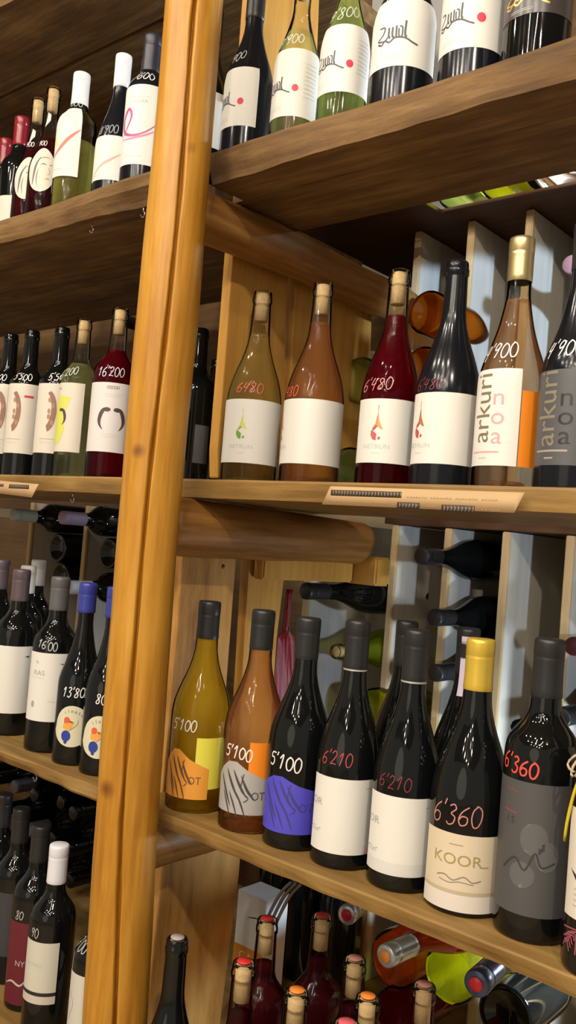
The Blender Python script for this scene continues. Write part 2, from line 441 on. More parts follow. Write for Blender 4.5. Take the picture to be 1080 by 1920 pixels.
# ------------------------------------------------------------------ shelves
def shelf(name, x0, x1, y0, y1, zt, th, mat, label, seed, wav=.006, lean=.0, lo=0., cat='shelf', front_t=.6):
    """live-edge plank; top surface exactly at zt"""
    bm = bmesh.new(); n = max(12, int((x1 - x0) / .012)); rows = []
    c = Vector(((x0 + x1) / 2, (y0 + y1) / 2, zt - th))
    for i in range(n + 1):
        x = x0 + (x1 - x0) * i / n
        w = noise.noise(Vector((x * 4, seed, 0))) * wav + noise.noise(Vector((x * 17, seed, 2))) * wav * .35
        w2 = noise.noise(Vector((x * 5, seed, 7))) * wav * 1.3 + noise.noise(Vector((x * 23, seed, 9))) * wav * .5
        db = noise.noise(Vector((x * 6, seed, 11))) * th * .12
        sec = [(y0 + w, zt), (y0 + w - .001, zt - th * .12), (y0 + w * .6 + w2 * .3, zt - th * .45), (y0 + w2 + lean * .6, zt - th * .8), (y0 + w2 + lean, zt - th + db * .3), (y0 + (y1-y0) * .35, zt - th), ((y0 + y1) / 2, zt - th), (y1, zt - th), (y1, zt)]
        sec += [((y0 + y1) / 2, zt)]
        rows.append([bm.verts.new((x - c.x, a - c.y, b - c.z)) for a, b in sec])
    k = len(rows[0])
    for a, b in zip(rows, rows[1:]):
        for j in range(k): bm.faces.new((a[j], a[(j+1) % k], b[(j+1) % k], b[j]))
    bm.faces.new(rows[0]); bm.faces.new(rows[-1])
    o = link(name, tomesh(bm), mat, loc=c, smooth=False)
    return tag(o, label, cat)
XR, XL = -.985, -1.02
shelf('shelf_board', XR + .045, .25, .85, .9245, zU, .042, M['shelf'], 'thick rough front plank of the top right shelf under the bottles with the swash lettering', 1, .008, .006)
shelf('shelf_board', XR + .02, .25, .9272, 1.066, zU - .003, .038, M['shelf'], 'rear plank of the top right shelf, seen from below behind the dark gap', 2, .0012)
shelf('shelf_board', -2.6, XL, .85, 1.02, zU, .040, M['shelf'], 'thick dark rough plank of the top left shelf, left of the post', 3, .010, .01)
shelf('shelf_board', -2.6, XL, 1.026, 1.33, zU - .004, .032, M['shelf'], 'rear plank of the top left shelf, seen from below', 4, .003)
shelf('shelf_board', XR, .25, .88, 1.21, zM, .026, M['shelf_light'], 'middle right shelf plank at eye level with a paper strip on its edge', 5, .004, .003)
shelf('shelf_board', -2.6, XL, .88, 1.26, zM, .026, M['shelf_light'], 'middle left shelf plank at eye level, left of the post', 6, .004, .003)
shelf('shelf_board', XR, .25, .84, 1.20, zL, .020, M['shelf_light'], 'lower right shelf plank sloping down to the right under the handwritten price bottles', 7, .006, .004)
shelf('shelf_board', -2.6, XL, .84, 1.20, zL, .020, M['shelf_light'], 'lower left shelf plank with a wavy live edge, left of the post', 8, .010, .006)
zT = zU + .47
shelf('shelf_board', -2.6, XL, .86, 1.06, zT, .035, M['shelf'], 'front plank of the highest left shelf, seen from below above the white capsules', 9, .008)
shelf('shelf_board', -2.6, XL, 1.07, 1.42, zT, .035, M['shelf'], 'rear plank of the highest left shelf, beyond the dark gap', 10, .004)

# bottom shelves: height from the white-capped bottle low on the left
zB = on(1, .90, 112, 1583).z - .300
shelf('shelf_board', -2.6, XL, .80, 1.60, zB, .025, M['shelf_light'], 'bottom left shelf plank under the white capsule bottle', 12, .006)
shelf('shelf_board', XR, .25, .84, 1.80, zB, .025, M['shelf_light'], 'bottom right shelf plank holding the corked bottles', 13, .006)

# depth logs and side planks between the two bays
def depth_log(z, r, y1, label, seed, mat='beam'):
    o = link('support_log', log_mesh(y1 - .842, r, r * .93, 'Y', 40, 50, None, .005, seed), M[mat], loc=(-.965, .842, z))
    return tag(o, label, 'beam')
depth_log(zU - .040 - .039, .036, 1.40, 'round support log running back under the top right shelf', 1)
depth_log(zM - .026 - .044, .041, 1.31, 'thick support log running back under the middle right shelf', 2)
depth_log(zL - .020 - .041, .038, 1.05, 'short support log under the left end of the lower right shelf', 3)
XB = -1.004
def plank(name, pts, mat, label, x=XB, th=.020, cat='board', nails=()):
    """board in the plane X = x whose outline runs through the given picture points"""
    P3 = [on(0, x, *p) for p in pts]
    bm = bmesh.new(); c = P3[0].copy(); c.z = min(p.z for p in P3)
    f = bm.faces.new([bm.verts.new(p - c) for p in P3])
    e = bmesh.ops.extrude_face_region(bm, geom=[f])
    for v in e['geom']:
        if isinstance(v, bmesh.types.BMVert): v.co.x -= th
    me = tomesh(bm); o = link(name, me, mat, loc=c, smooth=False)
    b = o.modifiers.new('b', 'BEVEL'); b.width = .003; b.segments = 2
    tag(o, label, cat)
    for p in nails:
        q = on(0, x, *p)
        nb = lathe([(0, .0015), (.003, .001), (.0035, 0)], 12)
        k = link('screw', nb, plain((.12, .07, .03), .4, .8), o, q - c); k.rotation_euler = (0, PI/2, 0)
    return o
plank('side_plank', [(408, 897), (408, 840), (424, 640), (442, 400), (541, 430), (541, 520), (533, 700), (519, 897)], M['plank'], 'yellow pine upright plank behind the pale corked bottle, nearest the post', nails=((487, 492),))
plank('side_plank', [(536, 897), (556, 480), (700, 540), (694, 700), (668, 897)], M['plank'], 'wide yellow pine upright plank behind the copper coloured bottle', nails=((627, 546),))
plank('side_plank', [(302, 1508), (338, 1110), (345, 1000), (447, 1010), (439, 1110), (408, 1520)], M['plank_rough'], 'orange streaked upright plank behind the yellow wine, below the middle shelf', nails=((418, 1062),))
plank('side_plank', [(440, 1520), (470, 1010), (541, 1020), (520, 1200), (498, 1520)], M['plank'], 'narrow upright plank behind the copper wine, below the middle shelf')
plank('side_plank', [(262, 1935), (277, 1870), (303, 1640), (312, 1560), (455, 1560), (449, 1640), (430, 1790), (412, 1935)], M['plank_rough'], 'broad knotty upright plank behind the lone black bottle at the bottom')
plank('side_plank', [(455, 195), (478, -120), (604, -120), (592, 195)], M['plank'], 'golden upright plank behind the top shelf bottles')
# horizontal cross piece and block under the middle shelf
bl = on(0, XB + .018, 486, 1086); br = on(0, XB + .018, 655, 1083)
zt_ = on(0, XB + .018, 500, 1036).z
cross = box('cross_rail', (XB - .004 + .006, bl.y, bl.z), (XB + .026, br.y, zt_ + .012), M['plank'], .003)
tag(cross, 'short horizontal pine rail under the thick support log', 'rail')
box_b = on(0, -.965, 720, 1070)
blk = box('wooden_block', (-1.0, br.y + .004, bl.z - .002), (-.93, br.y + .05, bl.z + .05), M['plank'], .004)
tag(blk, 'small wooden block at the far end of the horizontal pine rail', 'block')

# ------------------------------------------------------------------ rack behind: dividers, boards
YR = 1.45
rx = [-.975 + .117 * i for i in range(10)]
def divider(x, z0, z1, label, y0=YR, y1=1.80, cut=0.):
    o = box('rack_divider', (x - .006, y0, z0), (x + .006, y1, z1), M['rack'], 0)
    e = box('edge_strip', (-.0075, -.008 - (y1 - y0)/2, 0), (.0075, -(y1 - y0)/2 - .0002, z1 - z0), M['rack_edge'], .0015, o)
    return tag(o, label, 'divider', 'dividers of the bottle rack')
names = ['first', 'second', 'third', 'fourth', 'fifth', 'sixth', 'seventh', 'eighth']
for i, x in enumerate(rx[:6]):
    divider(x, zM, 1.985, f'pale upright rack divider above the middle shelf, {names[i]} to the right of the yellow planks')
for i, x in enumerate(rx[:6]):
    divider(x, zL + .01, zM - .030, f'pale upright rack divider below the middle shelf, {names[i]} from the support log')
for i, x in enumerate(rx[:6]):
    divider(x, zB, zL - .022, f'pale upright rack divider at the bottom behind the corked bottles, {names[i]} from the knotty plank')
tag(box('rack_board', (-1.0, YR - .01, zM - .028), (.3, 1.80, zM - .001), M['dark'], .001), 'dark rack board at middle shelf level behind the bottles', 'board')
tag(box('rack_board', (-1.0, YR - .01, zL - .020), (.3, 1.80, zL + .008), M['rack'], .001), 'pale rack board at lower shelf level behind the bottles', 'board')
yD = on(2, 1.988, 970, 368).y
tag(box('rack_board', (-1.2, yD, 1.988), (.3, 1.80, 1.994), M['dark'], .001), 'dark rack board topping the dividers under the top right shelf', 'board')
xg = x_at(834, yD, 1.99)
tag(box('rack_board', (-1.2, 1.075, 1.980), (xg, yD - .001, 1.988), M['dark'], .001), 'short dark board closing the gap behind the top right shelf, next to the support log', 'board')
tag(box('backing_sheet', (-2.6, 1.60, zB), (-1.03, 1.61, zL - .03), M['dark'], .001), 'added dark sheet standing in for the deep shade under the lower left shelf', 'panel')  # added sheet, its dark colour stands in for shade behind the lying bottles
tag(box('backing_sheet', (-1.19, 1.802, 0.0), (.3, 1.815, 1.986), M['rack'], 0), 'pale plywood back panel closing the bottle rack', 'panel')
tag(box('backing_sheet', (-3.9, 1.802, 0.0), (-1.195, 1.815, 1.986), M['brown'], 0), 'brown back panel behind the racks of the left bay', 'panel')
tag(box('backing_sheet', (-1.0, 1.80, 2.012), (.3, 1.815, 2.6), M['brown'], 0), 'brown back panel above the top shelf', 'panel')
tag(box('backing_sheet', (-2.6, 1.46, 2.02), (-1.16, 1.475, 2.75), M['brown'], 0), 'brown back panel behind the top left bottles', 'panel')

# left bay rack
xl = [-1.955 - .117, -1.832, -1.185]
for i, x in enumerate(xl):
    divider(x, zL, zM - .030, ['pale upright rack divider at the left edge, behind the maroon capsule', 'pale brown rack divider between the stacks of dark bottle bases left of the post', 'pale upright rack divider seen just right of the red ribbon'][i], 1.36 if i < 2 else 1.45)
    divider(x, zM + .001, 1.70, ['pale upright divider far left above the middle shelf', 'pale upright divider behind the corked green bottle of the left bay', 'pale upright divider seen through the gap right of the post'][i], 1.40)
tag(box('rack_board', (-2.6, 1.30, zM - .075), (x_at(84, 1.31, 1.36), 1.37, zM - .052), M['rack'], .001), 'pale horizontal rack slat at the left edge under the middle shelf', 'board')
tag(box('rack_board', (-2.6, 1.425, 1.746), (-1.19, 1.437, 1.98), M['brown'], .001), 'brown upright board behind the middle left bottles, below the top shelf', 'board')
tag(box('rack_board', (-2.6, 1.40, 1.70), (-1.03, 1.79, 1.745), M['brown'], .001), 'brown rack board under the top left shelf', 'board')

# ------------------------------------------------------------------ bottles of the middle right shelf
GM = 'wine bottles standing on the middle right shelf'
def at(px, y, z): return (x_at(px, y, z + .0), y, z)
EPS = .0003
def drop(a, x, y, c1, c2, c3, k=1.):
    d1, d2, d3 = plain(c1), plain(c2), plain(c3)
    a.poly([(x, y+.024*k), (x+.002*k, y+.010*k), (x+.008*k, y-.003*k), (x+.0035*k, y-.0015*k), (x-.002*k, y+.003*k)], d2, 1)
    a.poly([(x-.0005*k, y+.018*k), (x-.003*k, y+.004*k), (x-.007*k, y-.001*k), (x-.0075*k, y-.006*k), (x-.004*k, y+.000*k), (x, y+.001*k)], d1, 1)
    a.poly([(x-.0085*k, y-.004*k), (x-.009*k, y-.010*k), (x-.006*k, y-.016*k), (x-.001*k, y-.0175*k), (x-.0005*k, y-.009*k), (x-.004*k, y-.006*k)], d3, 1)
    a.poly([(x+.002*k, y-.012*k), (x+.005*k, y-.013*k), (x+.004*k, y-.0165*k), (x+.001*k, y-.016*k)], d3, 1)
    a.line([(x, y+.030*k), (x, y+.022*k)], .0008, d1)
def netrun(b, lo, hi, d0, d1, dx, c):
    s0, s1 = deg(b, d0), deg(b, d1); z0, z1 = b.zpix(lo), b.zpix(hi)
    a = Art().rect(s0, z0, s1, z1, LAB)
    if c:
        x = deg(b, dx); y = z0 + (z1 - z0) * .55
        drop(a, x, y, *c)
        a.text('NETRUN', x - .001, z0 + (z1-z0)*.25, .0085, LGREY, sx=1.15)
        a.line([(x-.006, z0+(z1-z0)*.15), (x+.006, z0+(z1-z0)*.15)], .0006, LGREY)
    b.art('label', a)
b = Bottle(at(463, 1.0, zM), .305, .0435, 'burgundy', 'clear bottle of pale gold wine with a green drop on its white label', GM, 'clear', 'w_gold', .775, cork=True)
netrun(b, 873, 757, -78, 88, -20, ((.42, .50, .12), (.62, .68, .15), (.16, .34, .05)))
b.price("6480", -12, b.zpix(735), .0155, RED, wid=.95)
b = Bottle(at(576, 1.0, zM), .303, .0435, 'burgundy', 'clear corked bottle of copper rose wine, its white label blank toward us', GM, 'clear', 'w_copper', .80, cork=True)
netrun(b, 875, 757, -100, 85, -78, ((.5, .2, .1), (.6, .35, .15), (.5, .1, .08)))
b.price("6'480", -62, b.zpix(742), .0145, RED, wid=.9)
b = Bottle(at(718, 1.0, zM), .303, .0405, 'burgundy', 'clear corked bottle of deep pink wine with a red drop on white label', GM, 'clear', 'w_red', .79, cork=True)
netrun(b, 874, 757, -75, 88, -20, ((.55, .12, .08), (.60, .36, .12), (.55, .10, .09)))
b.price("6'480", -30, b.zpix(730), .016, PNK, slope=.1, wid=.9)
b = Bottle(at(826, .995, zM), .300, .0415, 'burgundy', 'black bottle with bare lip and white label, drop emblem half hidden at its left', GM, 'blackmatte', None)
netrun(b, 876, 746, -80, 88, -50, ((.45, .08, .06), (.40, .18, .07), (.45, .08, .07)))
b.price("6'480", -38, b.zpix(730), .0145, DRD, wid=.9)
GOLDC = plain((.52, .41, .20), .34, .75)
b = Bottle(at(945, .985, zM), .312, .0405, 'slope', 'clear bottle of rose wine with champagne gold capsule, vertical lettering and an orange back label', GM, 'clear', 'w_rose', .755, cap=GOLDC, cap_len=.054)
s0, s1 = deg(b, -88), deg(b, 16); z0, z1 = b.zpix(880), b.zpix(703)
a = Art().rect(s0, z0, s1, z1, LAB)
gold_t = plain((.20, .17, .10), .4); pk = plain((.80, .36, .36), .5)
a.text('arkuri', deg(b, -50), z0 + (z1-z0)*.60, .036, gold_t, rot=PI/2, sx=.98)
for ch, fy in (('n', .70), ('o', .50), ('a', .30)): a.text(ch, deg(b, -20), z0 + (z1-z0)*fy, .029, pk, sx=1.15)
a.line([(deg(b, -70), z0+.016), (deg(b, -14), z0+.016)], .0018, pk, smooth=False); a.line([(deg(b, -52), z0+.009), (deg(b, -36), z0+.009)], .0015, LGREY, smooth=False)
b.art('label', a)
a = Art().rect(deg(b, 18), b.zpix(880), deg(b, 78), b.zpix(742), ORG); b.art('side_label', a, .0003)
b.price("4'900", -32, b.zpix(668), .018, WHT, slope=.05, w=.0014, wid=.8)
b = Bottle(at(1068, .975, zM), .312, .0415, 'slope', 'black bottle with dark grey label and vertical lettering at the right edge', GM, 'blackmatte', None, cap=M['capblk'])
dgr = plain((.085, .085, .088), .45); s0, s1 = deg(b, -85), deg(b, 60); z0, z1 = b.zpix(880), b.zpix(705)
a = Art().rect(s0, z0, s1, z1, dgr)
a.text('arkuri', deg(b, -46), z0 + (z1-z0)*.60, .037, plain((.24, .21, .14), .4), rot=PI/2, sx=.98)
for ch, fy in (('n', .70), ('o', .50), ('a', .30)): a.text(ch, deg(b, -14), z0 + (z1-z0)*fy, .030, plain((.025, .025, .028), .3), sx=1.15)
a.line([(deg(b, -66), z0+.016), (deg(b, -8), z0+.016)], .0022, plain((.35, .32, .28), .5), smooth=False); a.line([(deg(b, -46), z0+.008), (deg(b, -30), z0+.008)], .0018, plain((.35, .32, .28), .5), smooth=False)
b.art('label', a)
b.price("4'900", -28, b.zpix(664), .018, WHT, slope=.05, w=.0015, wid=.8)

# ------------------------------------------------------------------ lower right shelf
GL = 'wine bottles standing on the lower right shelf'
def hpot(b, pz0, pzL, pzm, d0, d1, mat, ink, sx=0):
    """label whose top rises to a soft peak, with claw strokes"""
    s0, s1 = deg(b, d0), deg(b, d1); z0 = b.zpix(pz0); zl, zp = b.zpix(pzL), b.zpix(pzm); w = s1 - s0
    top = [(s1, zl - .004), (s0 + w*.80, zl + (zp-zl)*.12), (s0 + w*.60, zl + (zp-zl)*.45), (s0 + w*.38, zp), (s0 + w*.24, zp - .001), (s0 + w*.10, zl + (zp-zl)*.5), (s0, zl)]
    a = Art().poly([(s0, z0), (s1, z0)] + top, mat)
    for k in range(4):
        x = s0 + w * (.10 + .12*k); zz_ = zl + (.004, .012, .012, .006)[k]
        a.line([(x, zz_), (x + w*.10, zz_ - .018), (x + w*.22, zz_ - .040 + .003*k)], .0036, ink, taper=True)
    for k in range(3): a.line([(s0 + w*(.16 + .12*k), zl - .016), (s0 + w*(.24 + .12*k), zl - .030), (s0 + w*(.32 + .12*k), zl - .048)], .0026, ink, taper=True)
    a.line([(s0 + w*.50, zl + .008), (s0 + w*.47, zl - .012), (s0 + w*.58, zl - .022), (s0 + w*.52, zl - .028)], .0014, ink)
    a.text('OT', s0 + w*.72, zl - .020, .015, ink, sx=.9)
    b.art('label', a)
b = Bottle(at(362, .90, zL), .288, .0415, 'tenuta', 'clear bottle of yellow wine with orange clawed label and black capsule, beside the post', GL, 'clear', 'w_yel', .82, cap=M['capblk'], cap_len=.052)
b.art('side_label', Art().rect(deg(b, -3), b.zpix(1466), deg(b, 64), b.zpix(1372), YEL), .0002)
hpot(b, 1484, 1424, 1396, -75, 26, plain((.84, .36, .05), .5), plain((.16, .08, .03)))
b.price("5'100", -32, b.zpix(1352), .0145, WHT, w=.0015, wid=.85)
b = Bottle(at(462, .90, zL), .287, .0405, 'tenuta', 'clear bottle of copper wine with grey clawed label and orange back label', GL, 'clear', 'w_copper', .82, cap=M['capblk'], cap_len=.052)
b.art('side_label', Art().rect(deg(b, -5), b.zpix(1500), deg(b, 72), b.zpix(1380), ORG), .0002)
hpot(b, 1512, 1450, 1418, -78, 54, plain((.40, .38, .36), .5), plain((.05, .05, .05)))
b.price("5'100", -28, b.zpix(1402), .0150, WHT, slope=-.1, w=.0016, wid=.85)
b = Bottle(at(546, .90, zL), .286, .0395, 'tenuta', 'black bottle with bright blue clawed label', GL, 'dkglass', None, cap=M['capblk'], cap_len=.052)
hpot(b, 1547, 1470, 1445, -80, 62, plain((.075, .065, .52), .5), plain((.045, .04, .20)))
b.price("5'100", -25, b.zpix(1418), .0170, WHT, slope=-.12, w=.0017, wid=.85)
def white_or(b, zb, zt, d0, d1, dx, sub=True, slope=0):
    s0, s1 = deg(b, d0), deg(b, d1); z0, z1 = b.zpix(zb), b.zpix(zt); h = z1 - z0
    a = Art().rect(s0, z0, s1, z1, LAB)
    a.text('OR', deg(b, dx), z0 + h*.64, .012, GREYT, sx=1.2)
    a.line([(deg(b, dx)-.010, z0+h*.27), (deg(b, dx)-.004, z0+h*.30), (deg(b, dx)+.004, z0+h*.27), (deg(b, dx)+.010, z0+h*.30)], .0008, GREYT)
    a.line([(deg(b, dx)-.008, z0+h*.25), (deg(b, dx)+.008, z0+h*.25)], .0006, GREYT)
    a.line([(deg(b, 38), z0+h*.88), (deg(b, 62), z0+h*.88)], .0012, LGREY, smooth=False)
    a.rect(s0, z0 + .001, s1, z0 + h*.16, plain((.66, .65, .61), .5), 1) if sub else None
    b.art('label', a)
b = Bottle(at(638, .90, zL), .292, .0385, 'burgundy', 'black bottle with white label and red price, directly right of the blue label', GL, 'dkglass', None, cap=M['capblk'], cap_len=.060)
white_or(b, 1583, 1447, -72, 75, -58, False)
a = Art().rect(deg(b, 38), b.zpix(1580), deg(b, 50), b.zpix(1568), plain((.80, .60, .56), .5), 0); b.art('tax_seal', a, .0008)
b.price("6'210", -22, b.zpix(1412), .0150, plain((.42, .05, .05)), wid=.85)
b.art('neck_band', Art().rect(-.055, .2315, .055, .2335, plain((.55, .55, .52), .4, .5)), .0008)
b = Bottle(at(747, .90, zL), .291, .0385, 'burgundy', 'black bottle with white label and a dark scrawled price, left of the gold capsule', GL, 'dkglass', None, cap=M['capblk'], cap_len=.060)
white_or(b, 1622, 1480, -74, 70, -58)
b.price("6'210", -20, b.zpix(1455), .0150, DRD, wid=.85)
b.art('neck_band', Art().rect(-.055, .2305, .055, .2325, plain((.55, .55, .52), .4, .5)), .0008)
b = Bottle((x_at(733, 1.02, zL), 1.02, zL), .289, .038, 'burgundy', 'black bottle in the second row, its capsule half hidden between the two white labels', GL, 'dkglass', None, cap=M['capblk'], cap_len=.060)
b = Bottle(at(866, .905, zL), .291, .0435, 'burgundy', 'black bottle with yellow gold capsule and cream label', GL, 'dkglass', None, cap=plain((.66, .46, .06), .35, .35), cap_len=.056)
s0, s1 = deg(b, -70), deg(b, 84); z0, z1 = b.zpix(1683), b.zpix(1545); h = z1 - z0
a = Art().rect(s0, z0, s1, z1, plain((.66, .56, .40), .55))
a.rect(s0, z0, s1, z0 + h*.22, plain((.70, .64, .56), .55), 1)
a.rect(s0, z0 + h*.22, s1, z0 + h*.27, plain((.50, .41, .27), .55), 1)
a.text('KOOR', deg(b, -12), z0 + h*.66, .0165, plain((.36, .28, .10), .4), sx=1.15)
a.line([(deg(b, 22), z0+h*.60), (deg(b, 34), z0+h*.60)], .0012, plain((.36, .28, .10)))
a.line([(deg(b,-40), z0+h*.42), (deg(b,-28), z0+h*.45), (deg(b,-15), z0+h*.40), (deg(b,0), z0+h*.46), (deg(b,12), z0+h*.40), (deg(b,24), z0+h*.43)], .0012, plain((.24,.20,.17)))
a.line([(deg(b,-36), z0+h*.38), (deg(b,-20), z0+h*.36), (deg(b,-6), z0+h*.39), (deg(b,14), z0+h*.37)], .0009, plain((.24,.20,.22)))
a.line([(deg(b,-24), z0+h*.86), (deg(b,-4), z0+h*.86)], .0010, plain((.36,.28,.16)), smooth=False)
b.art('label', a)
b.price("6'360", -18, b.zpix(1512), .0215, plain((.52, .20, .17)), w=.0014, wid=.85)
# bottle standing behind the gold capsule, with its paper tax strip
b = Bottle((x_at(848, 1.03, zL), 1.03, zL), .290, .038, 'burgundy', 'black second row bottle behind the gold capsule, violet paper strip down its neck', GL, 'dkglass', None, cap=M['capblk'], cap_len=.058)
b.art('tax_strip', Art().rect(-.022, b.H - .085, .012, b.H - .003, plain((.62, .52, .66), .6)), .0011, cuty=.006)
b = Bottle(at(993, .90, zL), .302, .0385, 'bordeaux', 'black square shouldered bottle with charcoal label and red price', GL, 'dkglass', None, cap=M['capblk'], cap_len=.060)
s0, s1 = deg(b, -84), deg(b, 60); z0, z1 = b.zpix(1694), b.zpix(1455); h = z1 - z0
a = Art().rect(s0, z0, s1, z1, plain((.075, .073, .072), .55))
for k, (cx_, cz_, rx_, rz_) in enumerate(((-.002, .58, .014, .016), (.012, .46, .012, .015), (-.012, .30, .013, .013))):
    a.disc(cx_, z0 + h*cz_, rx_, rz_, plain((.11, .108, .108), .55), 1)
a.line([(deg(b,-50), z0+h*.32), (deg(b,-30), z0+h*.42), (deg(b,-14), z0+h*.34), (deg(b,0), z0+h*.48), (deg(b,10), z0+h*.38), (deg(b,30), z0+h*.42)], .0018, plain((.035,.035,.038)), 2)
a.line([(deg(b,-56), z0+h*.93), (deg(b,-30), z0+h*.91)], .0008, plain((.30,.06,.06)), smooth=False)
a.line([(deg(b,-56), z0+h*.76), (deg(b,-32), z0+h*.75)], .0016, plain((.32,.05,.06)), smooth=False)
a.text('I S', deg(b,-42), z0+h*.69, .010, plain((.035,.035,.038)))
b.art('label', a)
b.price("6'360", -36, b.zpix(1428), .0165, plain((.70, .07, .05)), slope=-.12, w=.0019, wid=.85)
b = Bottle(at(1128, .873, zL), .300, .0385, 'bordeaux', 'black bottle at the right edge with white label, raffia bow and yellow string', GL, 'dkglass', None, cap=M['capblk'])
s0, s1 = deg(b, -70), deg(b, 60); z0, z1 = b.zpix(1715), b.zpix(1515); h = z1 - z0
a = Art().rect(s0, z0, s1, z1, M['warmwhite'])
a.poly([(deg(b,-58), z0+h*.44), (deg(b,-40), z0+h*.38), (deg(b,-10), z0+h*.46), (deg(b,-10), z0+h*.35), (deg(b,-44), z0+h*.34)], BLK, 1)
for f in (.27, .22, .17, .12): a.line([(deg(b,-48), z0+h*f), (deg(b,0), z0+h*f)], .0009, GREYT, smooth=False)
b.art('label', a)
a = Art()
for k in range(7): a.line([(deg(b,-66)+.004*(k%3), .022+.003*k), (deg(b,-58)+.003*k, .030+.002*k), (deg(b,-50)+.002*k, .020+.004*(k%4))], .0016, plain((.28,.07,.10)))
b.art('lower_print', a, .0004)
# raffia and string as thin tubes round the neck
def tube(name, pts, r, mat, parent=None, seg=8, taper=False):
    bm = bmesh.new(); rows = []; n = len(pts); P = [Vector(p) for p in pts]
    for i, p in enumerate(P):
        t = (P[min(i+1, n-1)] - P[max(i-1, 0)]).normalized(); u = t.orthogonal().normalized(); v = t.cross(u)
        rows.append([bm.verts.new(p + (u*math.cos(2*PI*k/seg) + v*math.sin(2*PI*k/seg)) * r) for k in range(seg)])
    for a_, b_ in zip(rows, rows[1:]):
        for k in range(seg): bm.faces.new((a_[k], a_[(k+1)%seg], b_[(k+1)%seg], b_[k]))
    bm.faces.new(rows[0]); bm.faces.new(rows[-1])
    return link(name, tomesh(bm), mat, parent)
def surf(b, dg, z, e=.002): 
    r = b.P.r(z) + e; t = math.radians(dg); return (r*math.sin(t), -r*math.cos(t), z)
zr = b.zpix(1395)
raf = plain((.50, .40, .24), .8)
bow = tube('raffia_bow', [surf(b, d, zr - .004 + .003*math.sin(d*.2), .0025) for d in range(-180, 181, 12)], .0022, raf, b.root)
for k, (d0, dz) in enumerate(((-20, .010), (-6, .012), (8, .004))):
    tube('raffia_loop', [surf(b, -50 + d0*math.sin(t*PI/6) , zr - .004 - dz*2.2*math.sin(t*PI/12), .004 + .006*math.sin(t*PI/12)) for t in range(13)], .0013, raf, bow)
z_a, z_b = b.zpix(1425), b.zpix(1590)
tube('yellow_string', [surf(b, -40 - 45*t/10, z_a + (z_b - z_a)*t/10, .003) for t in range(11)], .0016, plain((.72, .58, .03), .5), b.root)

# ------------------------------------------------------------------ top right shelf
GU = 'wine bottles standing on the top right shelf'
YU = .945
swash = plain((.07, .07, .08), .5); dotr = plain((.64, .035, .075), .5)
def zulal(b, zb, zt, d0, d1, dx, dot=True, ink=swash, base=LAB, k=1., side=False):
    s0, s1 = deg(b, d0), deg(b, d1); z0, z1 = b.zpix(zb), b.zpix(zt); h = z1 - z0; x = deg(b, dx); y = z0 + h*.42
    a = Art().rect(s0, z0, s1, z1, base)
    W = .0017*k
    def st(pts, w=W): a.line([(x + p*k, y + q*k) for p, q in pts], w, ink, taper=False)
    st([(-.017,.012),(-.010,.011),(-.012,.004),(-.018,-.001),(-.010,-.003),(-.006,.000)])            # Z
    for i, xx in enumerate((-.005, -.001)): st([(xx,.010),(xx,.001),(xx+.002,-.001)], W*1.3)          # u
    st([(.003,.011),(.003,-.001)], W*1.2)
    st([(.006,.010),(.009,.009),(.009,.000),(.006,.000),(.0055,.008)], W)                             # l a
    st([(.0125,.016),(.012,.002),(.014,-.001)], W*1.3)
    st([(-.018,-.004),(-.013,-.0065),(-.009,-.003),(-.004,-.0055),(.002,-.0015),(.012,-.002),(.020,-.006),(.026,-.008)], W*1.1)
    if dot: a.disc(x + .033*k, y - .001*k, .0048*k, .0052*k, dotr)
    for f in (.10, .14): a.line([(x-.014, z0+h*f), (x+.014, z0+h*(f+.01))], .0006, LGREY, smooth=False)
    if side:
        for i in range(9): a.line([(x+.045, z0+h*(.78-.06*i)), (x+.066, z0+h*(.78-.06*i))], .0006, LGREY, smooth=False)
    b.art('label', a)
def ub(px, pyc, H, R, kind, label, **kw):
    z = z_at(x_at(px, YU, 2.0), YU, pyc)
    return Bottle((x_at(px, YU, z), YU, zU), H, R, kind, label, GU, **kw)
b = ub(384, 240, .300, .037, 'tall', 'dark bottle on the top shelf hidden behind the post but for a white sliver', glass='dkglass', cap=M['capblk'])
b.art('label', Art().rect(deg(b, -60), b.zpix(292), deg(b, 75), b.zpix(190), LAB))
b = ub(464, 200, .305, .0375, 'tall', 'matte black bottle with small white label and red dot, nearest the post', glass='blackmatte', cap=M['capblk'])
zulal(b, 257, 148, -85, 22, -68, k=1.0)
b.price("4'900", -52, b.zpix(124), .0150, plain((.45,.45,.44)), slope=.15, w=.0013)
b = ub(553, 180, .300, .0335, 'tall', 'pale clear bottle with red dot label, directly left of the green tinted one', glass='clear', wine='w_green', fill=.66, cork=True)
zulal(b, 238, 112, -82, 86, -58, k=1.0, side=True)
b.price("9'900", -28, b.zpix(92), .0160, plain((.60,.60,.55)), slope=.15, w=.0013)
b = ub(645, 130, .300, .0345, 'tall', 'green tinted glass bottle with white label and red dot on the top shelf', glass='greenclear', wine='w_green', fill=.86, cork=True)
zulal(b, 195, 68, -82, 88, -46, k=1.05, side=True)
b.price("9'800", -14, b.zpix(42), .0180, plain((.55,.60,.50)), slope=.15, w=.0014)
b = ub(757, 90, .302, .0420, 'tall', 'navy black bottle with wide white label, swash lettering facing front and no dot in view', glass='blackmatte', cap=M['capblk'])
zulal(b, 155, 27, -84, 74, -20, False, k=1.25)
b.art('label_dot', Art().disc(deg(b, -82), b.zpix(110), .004, .005, dotr), .0008)
b.price("9'800", -14, b.zpix(14), .0185, WHT, slope=.12, w=.0016)
b = ub(888, 50, .302, .0400, 'tall', 'navy black bottle with white label and large red dot right of its lettering', glass='blackmatte', cap=M['capblk'])
zulal(b, 122, -12, -84, 62, -42, k=1.15)
b = ub(1010, 20, .302, .0395, 'tall', 'dark glass bottle with gold swash lettering at the top right corner', glass='dkglass', cap=M['capblk'])
